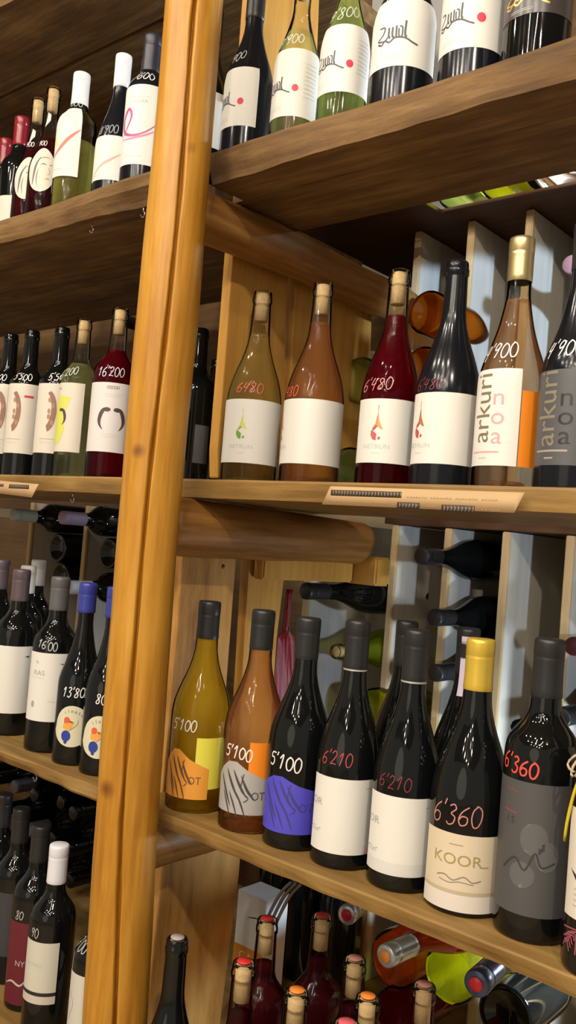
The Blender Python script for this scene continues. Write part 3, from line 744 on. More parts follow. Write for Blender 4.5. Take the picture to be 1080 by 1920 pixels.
zulal(b, 60, -18, -84, 80, -30, False, plain((.62, .44, .12), .3, .4), plain((.055, .045, .042), .3), 1.25)

# ------------------------------------------------------------------ top left shelf
GUL = 'wine bottles standing on the top left shelf'
def ul(px, y, H, R, kind, label, **kw):
    return Bottle((x_at(px, y, zU + .03), y, zU), H, R, kind, label, GUL, **kw)
def wave_label(b, zb, zt, d0, d1, sw):
    s0, s1 = deg(b, d0), deg(b, d1); z0, z1 = b.zpix(zb), b.zpix(zt); h = z1 - z0; w = s1 - s0
    a = Art().rect(s0, z0, s1, z1, LAB)
    for pts, wd, m in sw: a.line([(s0 + w*p, z0 + h*q) for p, q in pts], wd, m, 1, True, True)
    a.line([(s0+w*.25, z0+h*.84), (s0+w*.6, z0+h*.84)], .001, LGREY, smooth=False)
    a.line([(s0+w*.2, z0+h*.10), (s0+w*.55, z0+h*.10)], .001, LGREY, smooth=False)
    return a
mg = plain((.46, .09, .26), .5)
b = ul(262, .945, .302, .0370, 'high', 'dark bottle with a magenta swirl on its white label, beside the post', glass='blackmatte', cap=plain((.02, .02, .03), .4), cap_len=.065)
a = wave_label(b, 325, 178, -80, 60, [([(.02,.36),(.15,.42),(.28,.60),(.20,.70),(.08,.58),(.12,.42),(.35,.36),(.60,.42),(.9,.62)], .006, mg), ([(.05,.33),(.3,.32),(.55,.36),(.8,.46)], .004, plain((.62,.25,.40)))])
a.text('CLAR', deg(b, -18), b.zpix(210), .008, GREYT, sx=1.3)
b.art('label', a)
b.price("9'600", -26, b.zpix(158), .0165, WHT, w=.0014)
b = ul(208, .955, .300, .0360, 'burgundy', 'matte black bottle with white capsule and pale wave label on the top left shelf', glass='blackmatte', cap=plain((.78, .77, .78), .45), cap_len=.060)
b.art('label', wave_label(b, 352, 270, -85, 20, [([(.1,.05),(.4,.3),(.7,.45),(.98,.62)], .005, plain((.66,.42,.32)))]))
b.price("8'900", -30, b.zpix(258), .0150, plain((.35,.36,.38)), w=.0013)
b = ul(130, .955, .302, .0370, 'high', 'clear bottle of pale yellow wine with white capsule and a red stroke on its label', glass='clear', wine='w_gold2', fill=.55, cap=plain((.78, .76, .74), .45), cap_len=.062)
b.art('label', wave_label(b, 345, 213, -85, 12, [([(.02,.52),(.12,.50),(.25,.46)], .014, plain((.80,.70,.22))), ([(.05,.28),(.35,.38),(.65,.52),(.98,.66)], .007, plain((.78,.20,.14)))]))
b.price("600", -22, b.zpix(201), .0140, plain((.42,.46,.40)), w=.0013)
for px, lab, y in ((78, 'corked dark rose bottle with oval face label, nearest the pale yellow wine', .955), (50, 'corked dark rose bottle with oval label, second from the pale yellow wine', .965)):
    b = ul(px, y, .300, .0345, 'slope', lab, glass='clear', wine='w_dkred', fill=.66, cork=True)
    cz = b.zpix(330 if px > 60 else 345); a = Art().disc(deg(b, -18), cz, .028, .044, M['warmwhite'], 0, 36)
    ink = plain((.16, .13, .14)); x = deg(b, -14)
    a.line([(x-.018, cz-.032), (x-.016, cz-.010), (x-.012, cz+.010), (x-.004, cz+.026)], .0045, ink, taper=True)
    a.line([(x-.004, cz+.008), (x+.002, cz+.010), (x+.008, cz+.008)], .0022, ink, taper=True)
    a.line([(x+.013, cz+.008), (x+.018, cz+.010)], .0020, ink, taper=True)
    a.line([(x+.012, cz+.003), (x+.014, cz-.008), (x+.010, cz-.010)], .0008, ink)
    a.line([(x+.006, cz-.020), (x+.011, cz-.018), (x+.015, cz-.020)], .0020, plain((.40,.18,.18)), taper=True)
    a.line([(x-.006, cz+.020), (x+.004, cz+.024), (x+.014, cz+.022)], .0016, ink, taper=True)
    a.line([(x-.008, cz-.034), (x-.010, cz-.016), (x-.007, cz)], .0018, ink, taper=True)
    b.art('label', a, cuty=.006)
    zn = b.zpix(232 if px > 60 else 262)
    b.art('leaf_sticker', Art().poly([(deg(b,-30), zn+.016), (deg(b,-2), zn+.012), (deg(b,-4), zn), (deg(b,-28), zn-.008), (deg(b,-44), zn-.014)], M['warmwhite']), .0005, cuty=.004)
    b.price("900", -32, b.zpix(278), .010, WHT, w=.001)
wax = plain((.24, .012, .022), .25)
for px, lab in ((21, 'dark bottle with deep red wax capsule at the left edge of the top shelf'), (-8, 'dark bottle with red wax capsule cut by the left edge of the frame, top shelf')):
    b = ul(px, .975 if px > 0 else 1.015, .285, .0345, 'bordeaux', lab, glass='dkglass', cap=wax, cap_len=.060)
    b.art('label', Art().rect(deg(b, -60), .02, deg(b, 70), .11, M['warmwhite']))

# ------------------------------------------------------------------ middle left shelf
GML = 'wine bottles standing on the middle left shelf'
def ml(px, y, H, R, kind, label, **kw): return Bottle((x_at(px, y, zM), y, zM), H, R, kind, label, GML, **kw)
moon = plain((.30, .15, .10), .6); moon2 = plain((.40, .24, .17), .6)
def moon_label(b, zb, zt, d0, d1, dx, red):
    s0, s1 = deg(b, d0), deg(b, d1); z0, z1 = b.zpix(zb), b.zpix(zt); h = z1 - z0; x = deg(b, dx)
    a = Art().rect(s0, z0, s1, z1, M['warmwhite'])
    outer = [(x + .018*math.cos(t), z0 + h*.60 + h*.30*math.sin(t)) for t in [(-1.4 + 2.7*k/14) for k in range(15)]]
    inner = [(x - .004 + .012*math.cos(t), z0 + h*.62 + h*.24*math.sin(t)) for t in [(1.35 - 2.6*k/14) for k in range(15)]]
    a.poly(outer + inner, moon, 1)
    for k in range(5): a.disc(x + .006 + .0045*math.cos(k*2.1), z0 + h*(.44 + .08*k), .003, .005, moon2, 2)
    a.line([(x-.012, z0+h*.2), (x+.022, z0+h*.2)], .001, GREYT, smooth=False); a.line([(x-.012, z0+h*.15), (x+.016, z0+h*.15)], .0008, LGREY, smooth=False)
    if red: a.rect(x + .022, z0+h*.80, x + .040, z0+h*.835, plain((.62,.05,.10)), 1)
    b.art('label', a)
for px, lab, red, pr in ((-40, 'black bare lipped bottle cut by the left edge on the middle shelf', 0, None), (-3, 'black bare lipped bottle with only a strip of label in view, left edge', 0, '00'), (36, 'black bare lipped bottle with brown crescent and red bar on its cream label', 1, "5'500"), (92, 'black bare lipped bottle with brown crescent label, touching the green corked bottle', 0, "5'500")):
    b = ml(px, 1.0 if px != 92 else 1.01, .303, .0365, 'bordeaux', lab, glass='dkglass')
    moon_label(b, 853, 725, -75, 70, -42 if px == 36 else -25, red)
    if pr: b.price(pr, -22 if px != 92 else 0, b.zpix(712), .0140, WHT, w=.0014, wid=.85)
b = ml(132, 1.0, .308, .0355, 'bordeaux', 'clear corked bottle of greenish wine, half a horn emblem on yellow splashed label', glass='clear', wine='w_green', fill=.72, cork=True)
s0, s1 = deg(b, -85), deg(b, 18); z0, z1 = b.zpix(851), b.zpix(724); h = z1 - z0
hornc = plain((.09, .045, .05), .5)
a = Art().rect(s0, z0, s1, z1, M['warmwhite'])
a.poly([(deg(b,-80), z0+h*.1), (deg(b,-50), z0+h*.12), (deg(b,-34), z0+h*.3), (deg(b,-38), z0+h*.55), (deg(b,-20), z0+h*.78), (deg(b,-55), z0+h*.82), (deg(b,-80), z0+h*.75)], plain((.66,.66,.12)), 1)
def horn(a, x, y, sgn, k=1.):
    P = smooth_line([(.002,.012),(.008,.015),(.014,.012),(.0175,.003),(.017,-.007),(.012,-.015)])
    for i in range(len(P)-1):
        w = .0026*k*(1 - (i/len(P))**2) + .0004
    a.line([(x + sgn*p*k, y + q*k) for p, q in [(.002,.012),(.007,.0145),(.012,.0125),(.0155,.006),(.017,-.002),(.0155,-.009),(.011,-.015)]], .0056*k, hornc, 2, True, True)
    a.disc(x + sgn*.007*k, y + .0135*k, .0050*k, .0030*k, hornc, 2)
horn(a, deg(b, -62), z0+h*.5, 1)
a.text('oo', deg(b,-64), z0+h*.92, .007, hornc)
b.art('label', a)
b.price("6'200", -40, b.zpix(704), .0155, plain((.55,.56,.5)), slope=.3, w=.0013)
b = ml(198, .985, .311, .0385, 'bordeaux', 'clear corked bottle of red wine with two curved horns on its label', glass='clear', wine='w_red', fill=.755, cork=True)
s0, s1 = deg(b, -80), deg(b, 82); z0, z1 = b.zpix(851), b.zpix(724); h = z1 - z0
a = Art().rect(s0, z0, s1, z1, plain((.70, .66, .64), .5))
horn(a, deg(b, 0), z0+h*.47, 1, 1.25); horn(a, deg(b, 0), z0+h*.47, -1, 1.25)
for k in range(5): a.line([(deg(b,-2) + .0042*(k-2) + .0022*math.cos(t), z0+h*.93 + .0022*math.sin(t)) for t in [2*PI*j/8 for j in range(9)]], .0007, hornc)
for f, w in ((.83, .018), (.80, .013), (.25, .015), (.215, .011)): a.line([(deg(b,-2)-w, z0+h*f), (deg(b,-2)+w, z0+h*f)], .0007, LGREY, smooth=False)
b.art('label', a)
b.price("16'200", -12, b.zpix(704), .0155, plain((.62,.62,.66)), w=.0013, wid=.8)
b = ml(268, .97, .300, .0340, 'bordeaux', 'clear corked bottle peeking out at the left side of the post on the middle shelf', glass='clear', wine='w_green', fill=.72, cork=True)
b.art('label', Art().rect(deg(b, -85), b.zpix(851), deg(b, 60), b.zpix(724), M['warmwhite']))
b = Bottle((x_at(268, 1.12, zM), 1.12, zM), .285, .036, 'bordeaux', 'pale topped bottle in the second row just left of the post, middle shelf', GML, 'dkglass', None, cap=plain((.62,.52,.34), .5), cap_len=.03)
# two dark bottles seen in the gap right of the post
GG = 'dark bottles seen in the gap just right of the post'
b = Bottle((x_at(352, 1.12, zM), 1.12, zM), .300, .037, 'bordeaux', 'dark bottle standing in the gap just right of the post on the middle shelf', GG)
b.art('label', Art().rect(deg(b, 5), b.zpix(870), deg(b, 50), b.zpix(800), plain((.10,.10,.11))))
b = Bottle((x_at(389, 1.205, zM), 1.205, zM), .262, .037, 'bordeaux', 'dark bottle with a narrow pale label strip, close beside the yellow pine plank', GG, wine=None)
b.art('label', Art().rect(deg(b, 2), .045, deg(b, 30), .125, plain((.42,.44,.50))))

# ------------------------------------------------------------------ lower left shelf
GLL = 'wine bottles standing on the lower left shelf'
def ll(px, y, H, R, kind, label, **kw): return Bottle((x_at(px, y, zL), y, zL), H, R, kind, label, GLL, **kw)
def karas(b, zb, zt, d0, d1, txt=True):
    s0, s1 = deg(b, d0), deg(b, d1); z0, z1 = b.zpix(zb), b.zpix(zt); h = z1 - z0
    a = Art().rect(s0, z0, s1, z1, LAB)
    a.poly([(s1-.016, z0+h*.85), (s1-.006, z0+h*.86), (s1-.008, z0+h*.83)], BLK, 1)
    if txt:
        a.text('RAS', s0 + (s1-s0)*.36, z0+h*.70, .0115, GREYT, sx=1.1)
        a.text('le', s0 + (s1-s0)*.30, z0+h*.86, .008, GREYT)
        a.line([(s0+(s1-s0)*.15, z0+h*.63), (s0+(s1-s0)*.5, z0+h*.63)], .0006, LGREY, smooth=False)
        a.disc(s0+(s1-s0)*.26, z0+h*.24, .0035, .0055, GREYT)
        a.line([(s0+(s1-s0)*.6, z0+h*.30), (s0+(s1-s0)*.85, z0+h*.28)], .0010, LGREY)
    b.art('label', a)
b = ll(86, .91, .290, .0375, 'bordeaux', 'dark bottle with grey capsule and white winery label on the lower left shelf', cap=plain((.10,.10,.105), .4), cap_len=.056)
karas(b, 1345, 1220, -78, 40)
b.price("16'00", -20, b.zpix(1206), .0140, plain((.5,.52,.5)), slope=-.15, w=.0013)
b = ll(14, .92, .292, .0375, 'bordeaux', 'dark bottle with maroon grey capsule, white label cut by the left edge', cap=plain((.095,.07,.08), .4), cap_len=.056)
karas(b, 1330, 1207, -78, 52, False)
b = ll(-22, .97, .300, .0375, 'bordeaux', 'dark bottle with dusky capsule at the left frame edge, lower shelf', cap=plain((.10,.08,.10), .4), cap_len=.056)
b = Bottle((x_at(30, 1.04, zL), 1.04, zL), .290, .036, 'bordeaux', 'white capped dark bottle in the back row, left one of the close pair', GLL, cap=plain((.70,.70,.68), .45))
b = Bottle((x_at(50, 1.125, zL), 1.125, zL), .298, .036, 'bordeaux', 'white capped dark bottle in the back row, right one of the close pair', GLL, cap=plain((.66,.66,.66), .45))
blue = plain((.035, .045, .28), .3)
for px, y, lab, pr in ((137, .900, 'blue topped dark bottle with round cream label showing a flame and blue fruit', "13'800"), (189, .900, 'second blue topped bottle, half hidden behind the left side of the post', "800")):
    b = ll(px, y, .288, .0350, 'slope', lab, cap=blue, cap_len=.048)
    cz = b.zpix(1358 if px == 137 else 1378); dx = deg(b, -12)
    a = Art().poly([(dx + .031*math.cos(t) * (1 if math.sin(t) < 0 else .95), cz + (.036 if math.sin(t) > 0 else .029)*math.sin(t)) for t in [2*PI*k/40 for k in range(40)]], plain((.66,.62,.44), .5), 0)
    a.disc(dx-.008, cz-.012, .0078, .0088, plain((.02,.045,.28)), 1); a.disc(dx-.008, cz-.0215, .0028, .003, plain((.02,.045,.28)), 1)
    a.poly([(dx-.014, cz), (dx-.006, cz-.003), (dx+.001, cz+.001), (dx+.004, cz+.010), (dx-.003, cz+.006), (dx-.004, cz+.013), (dx-.009, cz+.006), (dx-.013, cz+.009)], plain((.78,.36,.06)), 1)
    a.disc(dx-.008, cz+.013, .0048, .005, plain((.70,.10,.05)), 2)
    a.line([(dx-.004, cz-.004), (dx+.008, cz+.006), (dx+.010, cz+.014)], .0009, plain((.25,.12,.04)))
    for k, ch in enumerate('ilnatural'):
        t = math.radians(118 - k*13.5); a.text(ch, dx + .0250*math.cos(t), cz + .0275*math.sin(t), .0082, plain((.10,.09,.12)), rot=t - PI/2)
    b.art('label', a, .0005, cuty=.006)
    b.price(pr, -8, b.zpix(1292 if px == 137 else 1305), .0150, WHT, w=.0015)

# ------------------------------------------------------------------ bottom left shelf
GBL = 'wine bottles standing on the bottom left shelf'
def bl_(px, py, y, H, R, kind, label, **kw):
    p = on(1, y, px, py); return Bottle((p.x, y, zB), H, R, kind, label, GBL, **kw)
b = bl_(112, 1583, .90, .300, .0370, 'bordeaux', 'black bottle with white capsule and cream label banded in black, bottom left', cap=plain((.76,.77,.82), .4), cap_len=.060)
z0, z1 = b.zpix(1862), b.zpix(1750); h = z1 - z0
a = Art().rect(deg(b,-78), z0+h*.19, deg(b,22), z1, plain((.62,.60,.50),.5)); a.rect(deg(b,-78), z0, deg(b,22), z0+h*.13, plain((.60,.54,.46),.5)); a.rect(deg(b,-78), z0+h*.13, deg(b,22), z0+h*.19, BLK)
a.text('DOMUS', deg(b,-38), z0+h*.62, .0085, LGREY); b.art('label', a)
b.price("90", -45, b.zpix(1735), .014, plain((.5,.5,.45)))
b = bl_(77, 1560, .93, .300, .0370, 'bordeaux', 'black bottle with dark red label, directly left of the white capsule', cap=M['capblk'], cap_len=.06)
z0, z1 = b.zpix(1865), b.zpix(1715); h = z1 - z0
a = Art().rect(deg(b,-80), z0, deg(b,45), z1, plain((.13,.012,.022),.4)); a.text('NY', deg(b,-25), z0+h*.50, .013, plain((.5,.38,.36))); a.line([(deg(b,-70), z0+h*.22), (deg(b,-45), z0+h*.28), (deg(b,-20), z0+h*.24), (deg(b,-5), z0+h*.32)], .0035, plain((.55,.48,.45)), taper=True)
b.art('label', a)
b.price("80", -38, b.zpix(1703), .014, plain((.5,.5,.45)))
b = bl_(40, 1535, .955, .300, .0365, 'bordeaux', 'black capped bottle third from the post, bottom left', cap=M['capblk'], cap_len=.06)
b.art('label', Art().rect(deg(b,-70), .05, deg(b,60), .16, plain((.045,.045,.05),.4)))
b = bl_(6, 1520, .975, .300, .0365, 'bordeaux', 'black capped bottle at the left frame edge of the bottom shelf', cap=M['capblk'], cap_len=.06)
b = bl_(196, 1655, .885, .285, .0370, 'bordeaux', 'dark bottle with a cream label half hidden by the post, bottom left', cap=M['capblk'], cap_len=.05)
a = Art().rect(deg(b,-85), b.zpix(1960), deg(b,30), b.zpix(1812), plain((.62,.60,.52),.5)); a.line([(deg(b,-74), b.zpix(1850)), (deg(b,-55), b.zpix(1868)), (deg(b,-70), b.zpix(1900))], .001, GREYT)
b.art('label', a); b.price("7'00", -66, b.zpix(1765), .015, plain((.5,.5,.48)))

# ------------------------------------------------------------------ bottom right shelf: standing corked bottles found from their tops
GBR = 'corked bottles standing on the bottom right shelf'
def br_(px, py, H, R, kind, label, group=GBR, **kw):
    p = on(2, zB + H, px, py)
    return Bottle((p.x, p.y, zB), H, R, kind, label, group, **kw)
for px, lab in ((524, 'black bottle standing at the back of the bottom shelf, right of the white carton'), (580, 'black bottle standing at the back of the bottom shelf, second right of the white carton'), (638, 'black bottle standing at the back of the bottom shelf under the red foil neck')):
    Bottle((x_at(px, 1.375, zB + .2), 1.375, zB), .285, .037, 'bordeaux', lab, 'black bottles at the back of the bottom right shelf')
br_(333, 1758, .300, .040, 'burgundy', 'lone black bottle with pale cork top in front of the knotty plank', glass='dkglass', cork=True, cork_top=(.42,.38,.36))
sr, so, sp = (.62,.03,.03), (.85,.25,.03), (.70,.32,.26)
for px, py, H, w, ct, lab in ((458, 1803, .305, 'w_dkred', sr, 'corked rose bottle with red seal, beside the white carton'),
                           (502, 1722, .300, 'w_dkred', sr, 'corked bottle with dull red seal in front of the white carton'),
                           (605, 1716, .300, 'w_dkred', sr, 'tall corked bottle with dark red seal in the middle of the bottom rack'),
                           (557, 1857, .295, 'w_dkred', so, 'corked bottle with bright orange seal, front of the bottom row'),
                           (666, 1797, .295, 'w_dkred', sp, 'corked bottle with tan seal below the red foil neck'),
                           (690, 1868, .290, 'w_dkred', so, 'corked bottle with orange seal, right of the brightest orange one'),
                           (796, 1846, .290, 'w_red', sp, 'corked bottle with tan seal in front of the yellow wine'),
                           (650, 1918, .315, 'w_red', (.75,.12,.16), 'bottle with pink seal just reaching the bottom edge')):
    br_(px, py, H, .037, 'bordeaux', lab, glass='clear', wine=w, fill=.80, cork=True, cork_top=ct, seg=32)

# ------------------------------------------------------------------ lying bottles in the rack
GR = 'bottles lying in the rack'
def lying(px, py, y, H, R, kind, label, end='neck', yaw=0., pitch=0., group=GR, **kw):
    p = on(1, y, px, py)
    rot = (PI/2 + pitch, 0, yaw) if end == 'neck' else (-PI/2 + pitch, 0, yaw)
    kw.setdefault('seg', 32)
    if end == 'neck':
        m = Matrix.Rotation(yaw, 3, 'Z') @ Matrix.Rotation(PI/2 + pitch, 3, 'X'); base = p - m @ Vector((0, 0, H))
    else: base = p
    return Bottle(base, H, R, kind, label, group, rot=rot, **kw)
strip = plain((.46, .44, .60), .6)
def tax(b, phi=0.):
    a = Art().rect(-.010, b.H - .070, .010, b.H - .0045, strip)
    def f(x, z, lift):
        r = b.P.r(z) + .0012; an = phi + x / .014
        return Vector((r*math.sin(an), -r*math.cos(an), z))
    link('tax_strip', a.mesh(f, .003, .008), a.mats, b.root)
for px, py, lab in ((790, 1042, 'black bottle lying neck out with a violet tax strip, highest right of the support log'),
                    (814, 1158, 'black bottle lying neck out with a violet tax strip, second one down the stack'),
                    (816, 1262, 'black bottle lying neck out behind the gold capsule, third one down the stack'),
                    (836, 1372, 'black bottle lying neck out, lowest of the stack behind the gold capsule')):
    b = lying(px, py, 1.34, .30, .039, 'burgundy', lab, cap=M['capblk'], cap_len=.055); tax(b, math.radians(-100))
b = lying(572, 1108, 1.27, .31, .041, 'burgundy', 'big black bottle lying with its neck toward the left, under the horizontal pine rail', cap=M['capblk'], cap_len=.055, yaw=-.12); tax(b, math.radians(-90))
b = lying(628, 1222, 1.33, .29, .040, 'burgundy', 'corked clear green bottle lying below the big black one', glass='greenclear', wine='w_lime', fill=.8, cork=True, yaw=.0)
b = lying(700, 1330, 1.42, .29, .040, 'burgundy', 'clear green bottle lying base out, lowest under the big black one', 'base', glass='greenclear', wine='w_lime', fill=.8, cork=True)
b = lying(672, 712, 1.30, .29, .0430, 'burgundy', 'pale green glass bottle lying base out beside the wide yellow plank', 'base', glass='greenclear', wine='w_green', fill=.75, cork=True)
b = lying(650, 878, 1.26, .29, .0385, 'burgundy', 'green glass bottle lying on the middle shelf behind the copper wine', 'base', glass='greenclear', wine='w_green', fill=.75, cork=True)
b = lying(720, 655, 1.36, .29, .012, 'bordeaux', 'slim pink capped bottle neck end beside the deep pink wine', 'base', glass='dkglass', cap=plain((.55,.25,.28)), cap_len=.03) if 0 else None
b = lying(800, 585, 1.34, .29, .040, 'burgundy', 'orange wine bottle lying base out, upper of the two behind the deep pink wine', 'base', glass='clear', wine='w_orange', fill=.8, cork=True)
b = lying(790, 690, 1.34, .29, .040, 'burgundy', 'orange wine bottle lying base out, lower of the two behind the deep pink wine', 'base', glass='clear', wine='w_orange', fill=.8, cork=True)
b = lying(782, 790, 1.34, .29, .040, 'burgundy', 'orange wine bottle lying base out, lowest and mostly hidden behind the deep pink wine', 'base', glass='clear', wine='w_orange', fill=.8, cork=True)
b = lying(1070, 495, 1.30, .29, .038, 'burgundy', 'bottle lying with a dusky pink neck end at the right edge above the charcoal label', cap=plain((.42,.22,.24), .5), cap_len=.045)
b = lying(1074, 1212, 1.36, .29, .038, 'burgundy', 'bottle lying with a dark red capped neck at the right edge below the middle shelf', cap=plain((.10,.02,.02), .4))
b = lying(1052, 1345, 1.33, .29, .040, 'burgundy', 'black bottle lying behind the square shouldered charcoal bottle at the right', cap=M['capblk'])
# through the gap right of the post
b = lying(388, 652, 1.50, .29, .038, 'burgundy', 'black neck lying across the gap between the post and the yellow plank', cap=M['capblk'], yaw=-.5)
# glow gap: bottles lying on the topmost rack board
for px, gl, wn, lab in ((852, 'greenclear', 'w_green', 'pale green bottle glimpsed lying above the dark rack board'), (935, 'clear', 'w_lime', 'yellow green bottle glimpsed lying above the dark rack board'), (1022, 'clear', None, 'bluish clear bottle glimpsed lying above the dark rack board')):
    z = 1.995 + .038; Bottle((x_at(px, yD + .01, z), yD + .01, z), .29, .0375, 'burgundy', lab, GR, rot=(-PI/2, 0, 0), glass=gl, wine=wn, fill=.8, cork=True, seg=32)
# left bay stacks
for px, py, e, lab, c in ((107, 1027, 'base', 'dark round bottle base, middle of the far left stack', None),
                          (112, 1082, 'base', 'dark round bottle base, lowest in view of the far left stack', None),
                          (203, 1038, 'base', 'dark round bottle base with two glints beside the post, second down', None),
                          (24, 965, 'neck', 'bottle lying with a grey green capsule toward us, far left under middle shelf', (.34,.36,.31)),
                          (116, 970, 'neck', 'bottle lying with a dusty violet capsule toward us, left of the post', (.34,.26,.36)),
                          (128, 1101, 'neck', 'bottle lying with a white capsule toward us beside the blue topped bottle', (.62,.62,.64))):
    if e == 'base': lying(px, py, 1.345, .29, .0375, 'bordeaux', lab, 'base')
    else: lying(px, py, 1.22, .30, .037, 'bordeaux', lab, cap=plain(c, .45), cap_len=.062)
for ci in range(6):
    for k in range(5):
        x = -2.02 + .080 * ci + (.012 if k % 2 else 0); y = 1.24 + random.uniform(-.03, .03); z = zB + .038 + .0745 * k
        if -30 < proj((x, y, z))[0] < 190:
            Bottle((x, y + .29, z), .29, .0365, 'bordeaux', 'dark bottle lying in the shadowed rack under the lower left shelf', 'dark bottles lying in the shadowed left rack', rot=(PI/2, 0, 0), cap=plain((.10, .10, .13), .4) if (ci + k) % 4 == 0 else M['dkglass'], seg=24)
# left bay upper gap: dark necks behind the middle row
for px, py, lab in ((228, 600, 'dark bottle lying neck out behind the horn label bottle'), (98, 690, 'dark bottle lying neck out behind the crescent label bottles')):
    lying(px, py, 1.36, .29, .037, 'bordeaux', lab, cap=M['capblk'])
# bottom right lying, foil necks toward us
def foil(col, m=.6): return plain(col, .25, m)
def facedisc(b, col): link('cap_disc', lathe([(0, b.H + .0012), (.0085, b.H + .0012), (.008, b.H + .0022), (0, b.H + .0024)], 20), plain(col, .35), b.root)
b = lying(650, 1716, 1.10, .29, .037, 'burgundy', 'dark bottle lying with silver foil neck and red disc under the lower right shelf', cap=foil((.60,.64,.75)), cap_len=.05, yaw=.22); facedisc(b, (.65,.01,.04))
b = lying(723, 1793, .99, .29, .037, 'burgundy', 'orange wine bottle lying with silver foil neck and orange disc', glass='clear', wine='w_orange', fill=.85, cap=foil((.58,.66,.70)), cap_len=.055, yaw=-.06); facedisc(b, (.80,.28,.05))
b = lying(893, 1845, .96, .29, .040, 'burgundy', 'dark bottle lying with blue black foil neck and red disc', cap=foil((.06,.08,.16), .4), cap_len=.055, yaw=.12); facedisc(b, (.60,.02,.03))
b = lying(738, 1800, 1.22, .29, .044, 'burgundy', 'orange wine bottle lying base out under the lower right shelf', 'base', glass='clear', wine='w_orange', fill=.9, cork=True)
b = lying(842, 1828, 1.22, .29, .044, 'burgundy', 'yellow wine bottle lying base out under the lower right shelf', 'base', glass='clear', wine='w_lime', fill=.9, cork=True)
b = lying(742, 1902, 1.22, .29, .040, 'burgundy', 'red wine bottle lying base out at the bottom edge below the orange one', 'base', glass='clear', wine='w_red', fill=.9, cork=True)
b = lying(946, 1905, 1.22, .29, .042, 'burgundy', 'black bottle lying at the bottom edge below the blue black foil neck', 'base')

# ------------------------------------------------------------------ carton, paper strips, ribbon, small metal pieces
c0 = on(1, 1.22, 436, 1800); c1 = on(1, 1.22, 500, 1690)
ct = empty('carton', (c0.x, 1.22, zB), 'white carton with an orange printed base behind the corked bottles', 'box')
box('carton_body', (0, 0, .0), (.070, .06, c1.z - zB), plain((.76,.75,.73), .6), .001, ct)
zo = on(1, 1.22, 440, 1765).z - zB
a = Art().rect(0, -.02, .070, zo, plain((.72,.26,.03), .5)); a.text('CA', .030, zo - .018, .024, plain((.80,.62,.30)))
a.line([(.028, zo+.052), (.045, zo+.056), (.062, zo+.058)], .0022, BLK, taper=True)
link('printed_front', a.mesh(lambda x, z, l: Vector((x, -.0006 - l*.0003, z)), None), a.mats, ct, smooth=False)
# grey wire bundle above the carton
p0 = on(1, 1.20, 500, 1725); p1 = on(1, 1.20, 545, 1655)
ww = None
for k in range(3):
    o = tube('bent_tube', [p0.lerp(p1, t/8) + Vector((.008*k, .004*k, .01*math.sin(t/8*PI))) for t in range(9)], .003, plain((.35,.33,.32), .4, .5))
    tag(o, ['thin grey bent tube leaning above the white carton, left strand', 'thin grey bent tube leaning above the white carton, middle strand', 'thin grey bent tube leaning above the white carton, right strand'][k], 'tube', 'grey bent tubes')

def paper(name, pts, label, art_fn, y=.872):
    P = [on(1, y, *p) for p in pts]
    c = P[0].copy(); w = (P[1] - P[0]).x
    a = Art(); kraft = plain((.50, .33, .165), .7)
    a.poly([(p.x - c.x, p.z - c.z) for p in P], kraft)
    art_fn(a, w)
    me = a.mesh(lambda x, z, l: Vector((x, -.0022 + noise.noise(Vector((x*9, 0, 1)))*.0012 - l*.00025, z)), .02)
    o = link(name, me, a.mats, loc=c, smooth=False)
    s = o.modifiers.new('s', 'SOLIDIFY'); s.thickness = .0004; s.offset = 1
    return tag(o, label, 'paper strip')
inkd = plain((.045, .035, .028), .6); inkm = plain((.40, .27, .14), .7)
def strip_art(boxes, lines):
    def f(a, w):
        for fx0, fx1, z0, z1 in boxes:
            a.rect(w*fx0, z0, w*fx1, z1, inkd, 1)
            n = int((fx1-fx0)*w/.0045)
            for k in range(n):
                x = w*fx0 + .003 + k*.0045; a.line([(x, z0+.0012), (x+.0012, (z0+z1)/2), (x+.0004, z1-.0012)], .0006, kft, 2, smooth=False)
        for fx0, fx1, z in lines:
            k = 0; x = w*fx0
            while x < w*fx1:
                a.line([(x, z-.0010), (x+.0014, z+.0012), (x+.0028, z-.0008)], .0006, inkm, 1, smooth=False); x += .0040
                k += 1
                if k % 7 == 0: x += .004
    return f
kft = plain((.50, .36, .20), .7)
paper('paper_strip', [(606, 946), (966, 962), (986, 924), (622, 912)], 'long kraft paper strip with dark printed boxes along the middle right shelf edge',
      strip_art([(.05, .45, .0115, .0185), (.43, .55, -.0005, .0065), (.66, .82, -.0020, .0055)], [(.48, .92, .0125), (.04, .40, .0045), (.58, .63, .0025), (.85, .94, .0015)]), .868)
paper('paper_strip', [(-60, 918), (62, 933), (75, 908), (-60, 896)], 'short kraft paper strip on the middle shelf edge at the left border',
      strip_art([(.30, .58, .0080, .0125), (.66, .95, .0055, .0125)], []), .868)
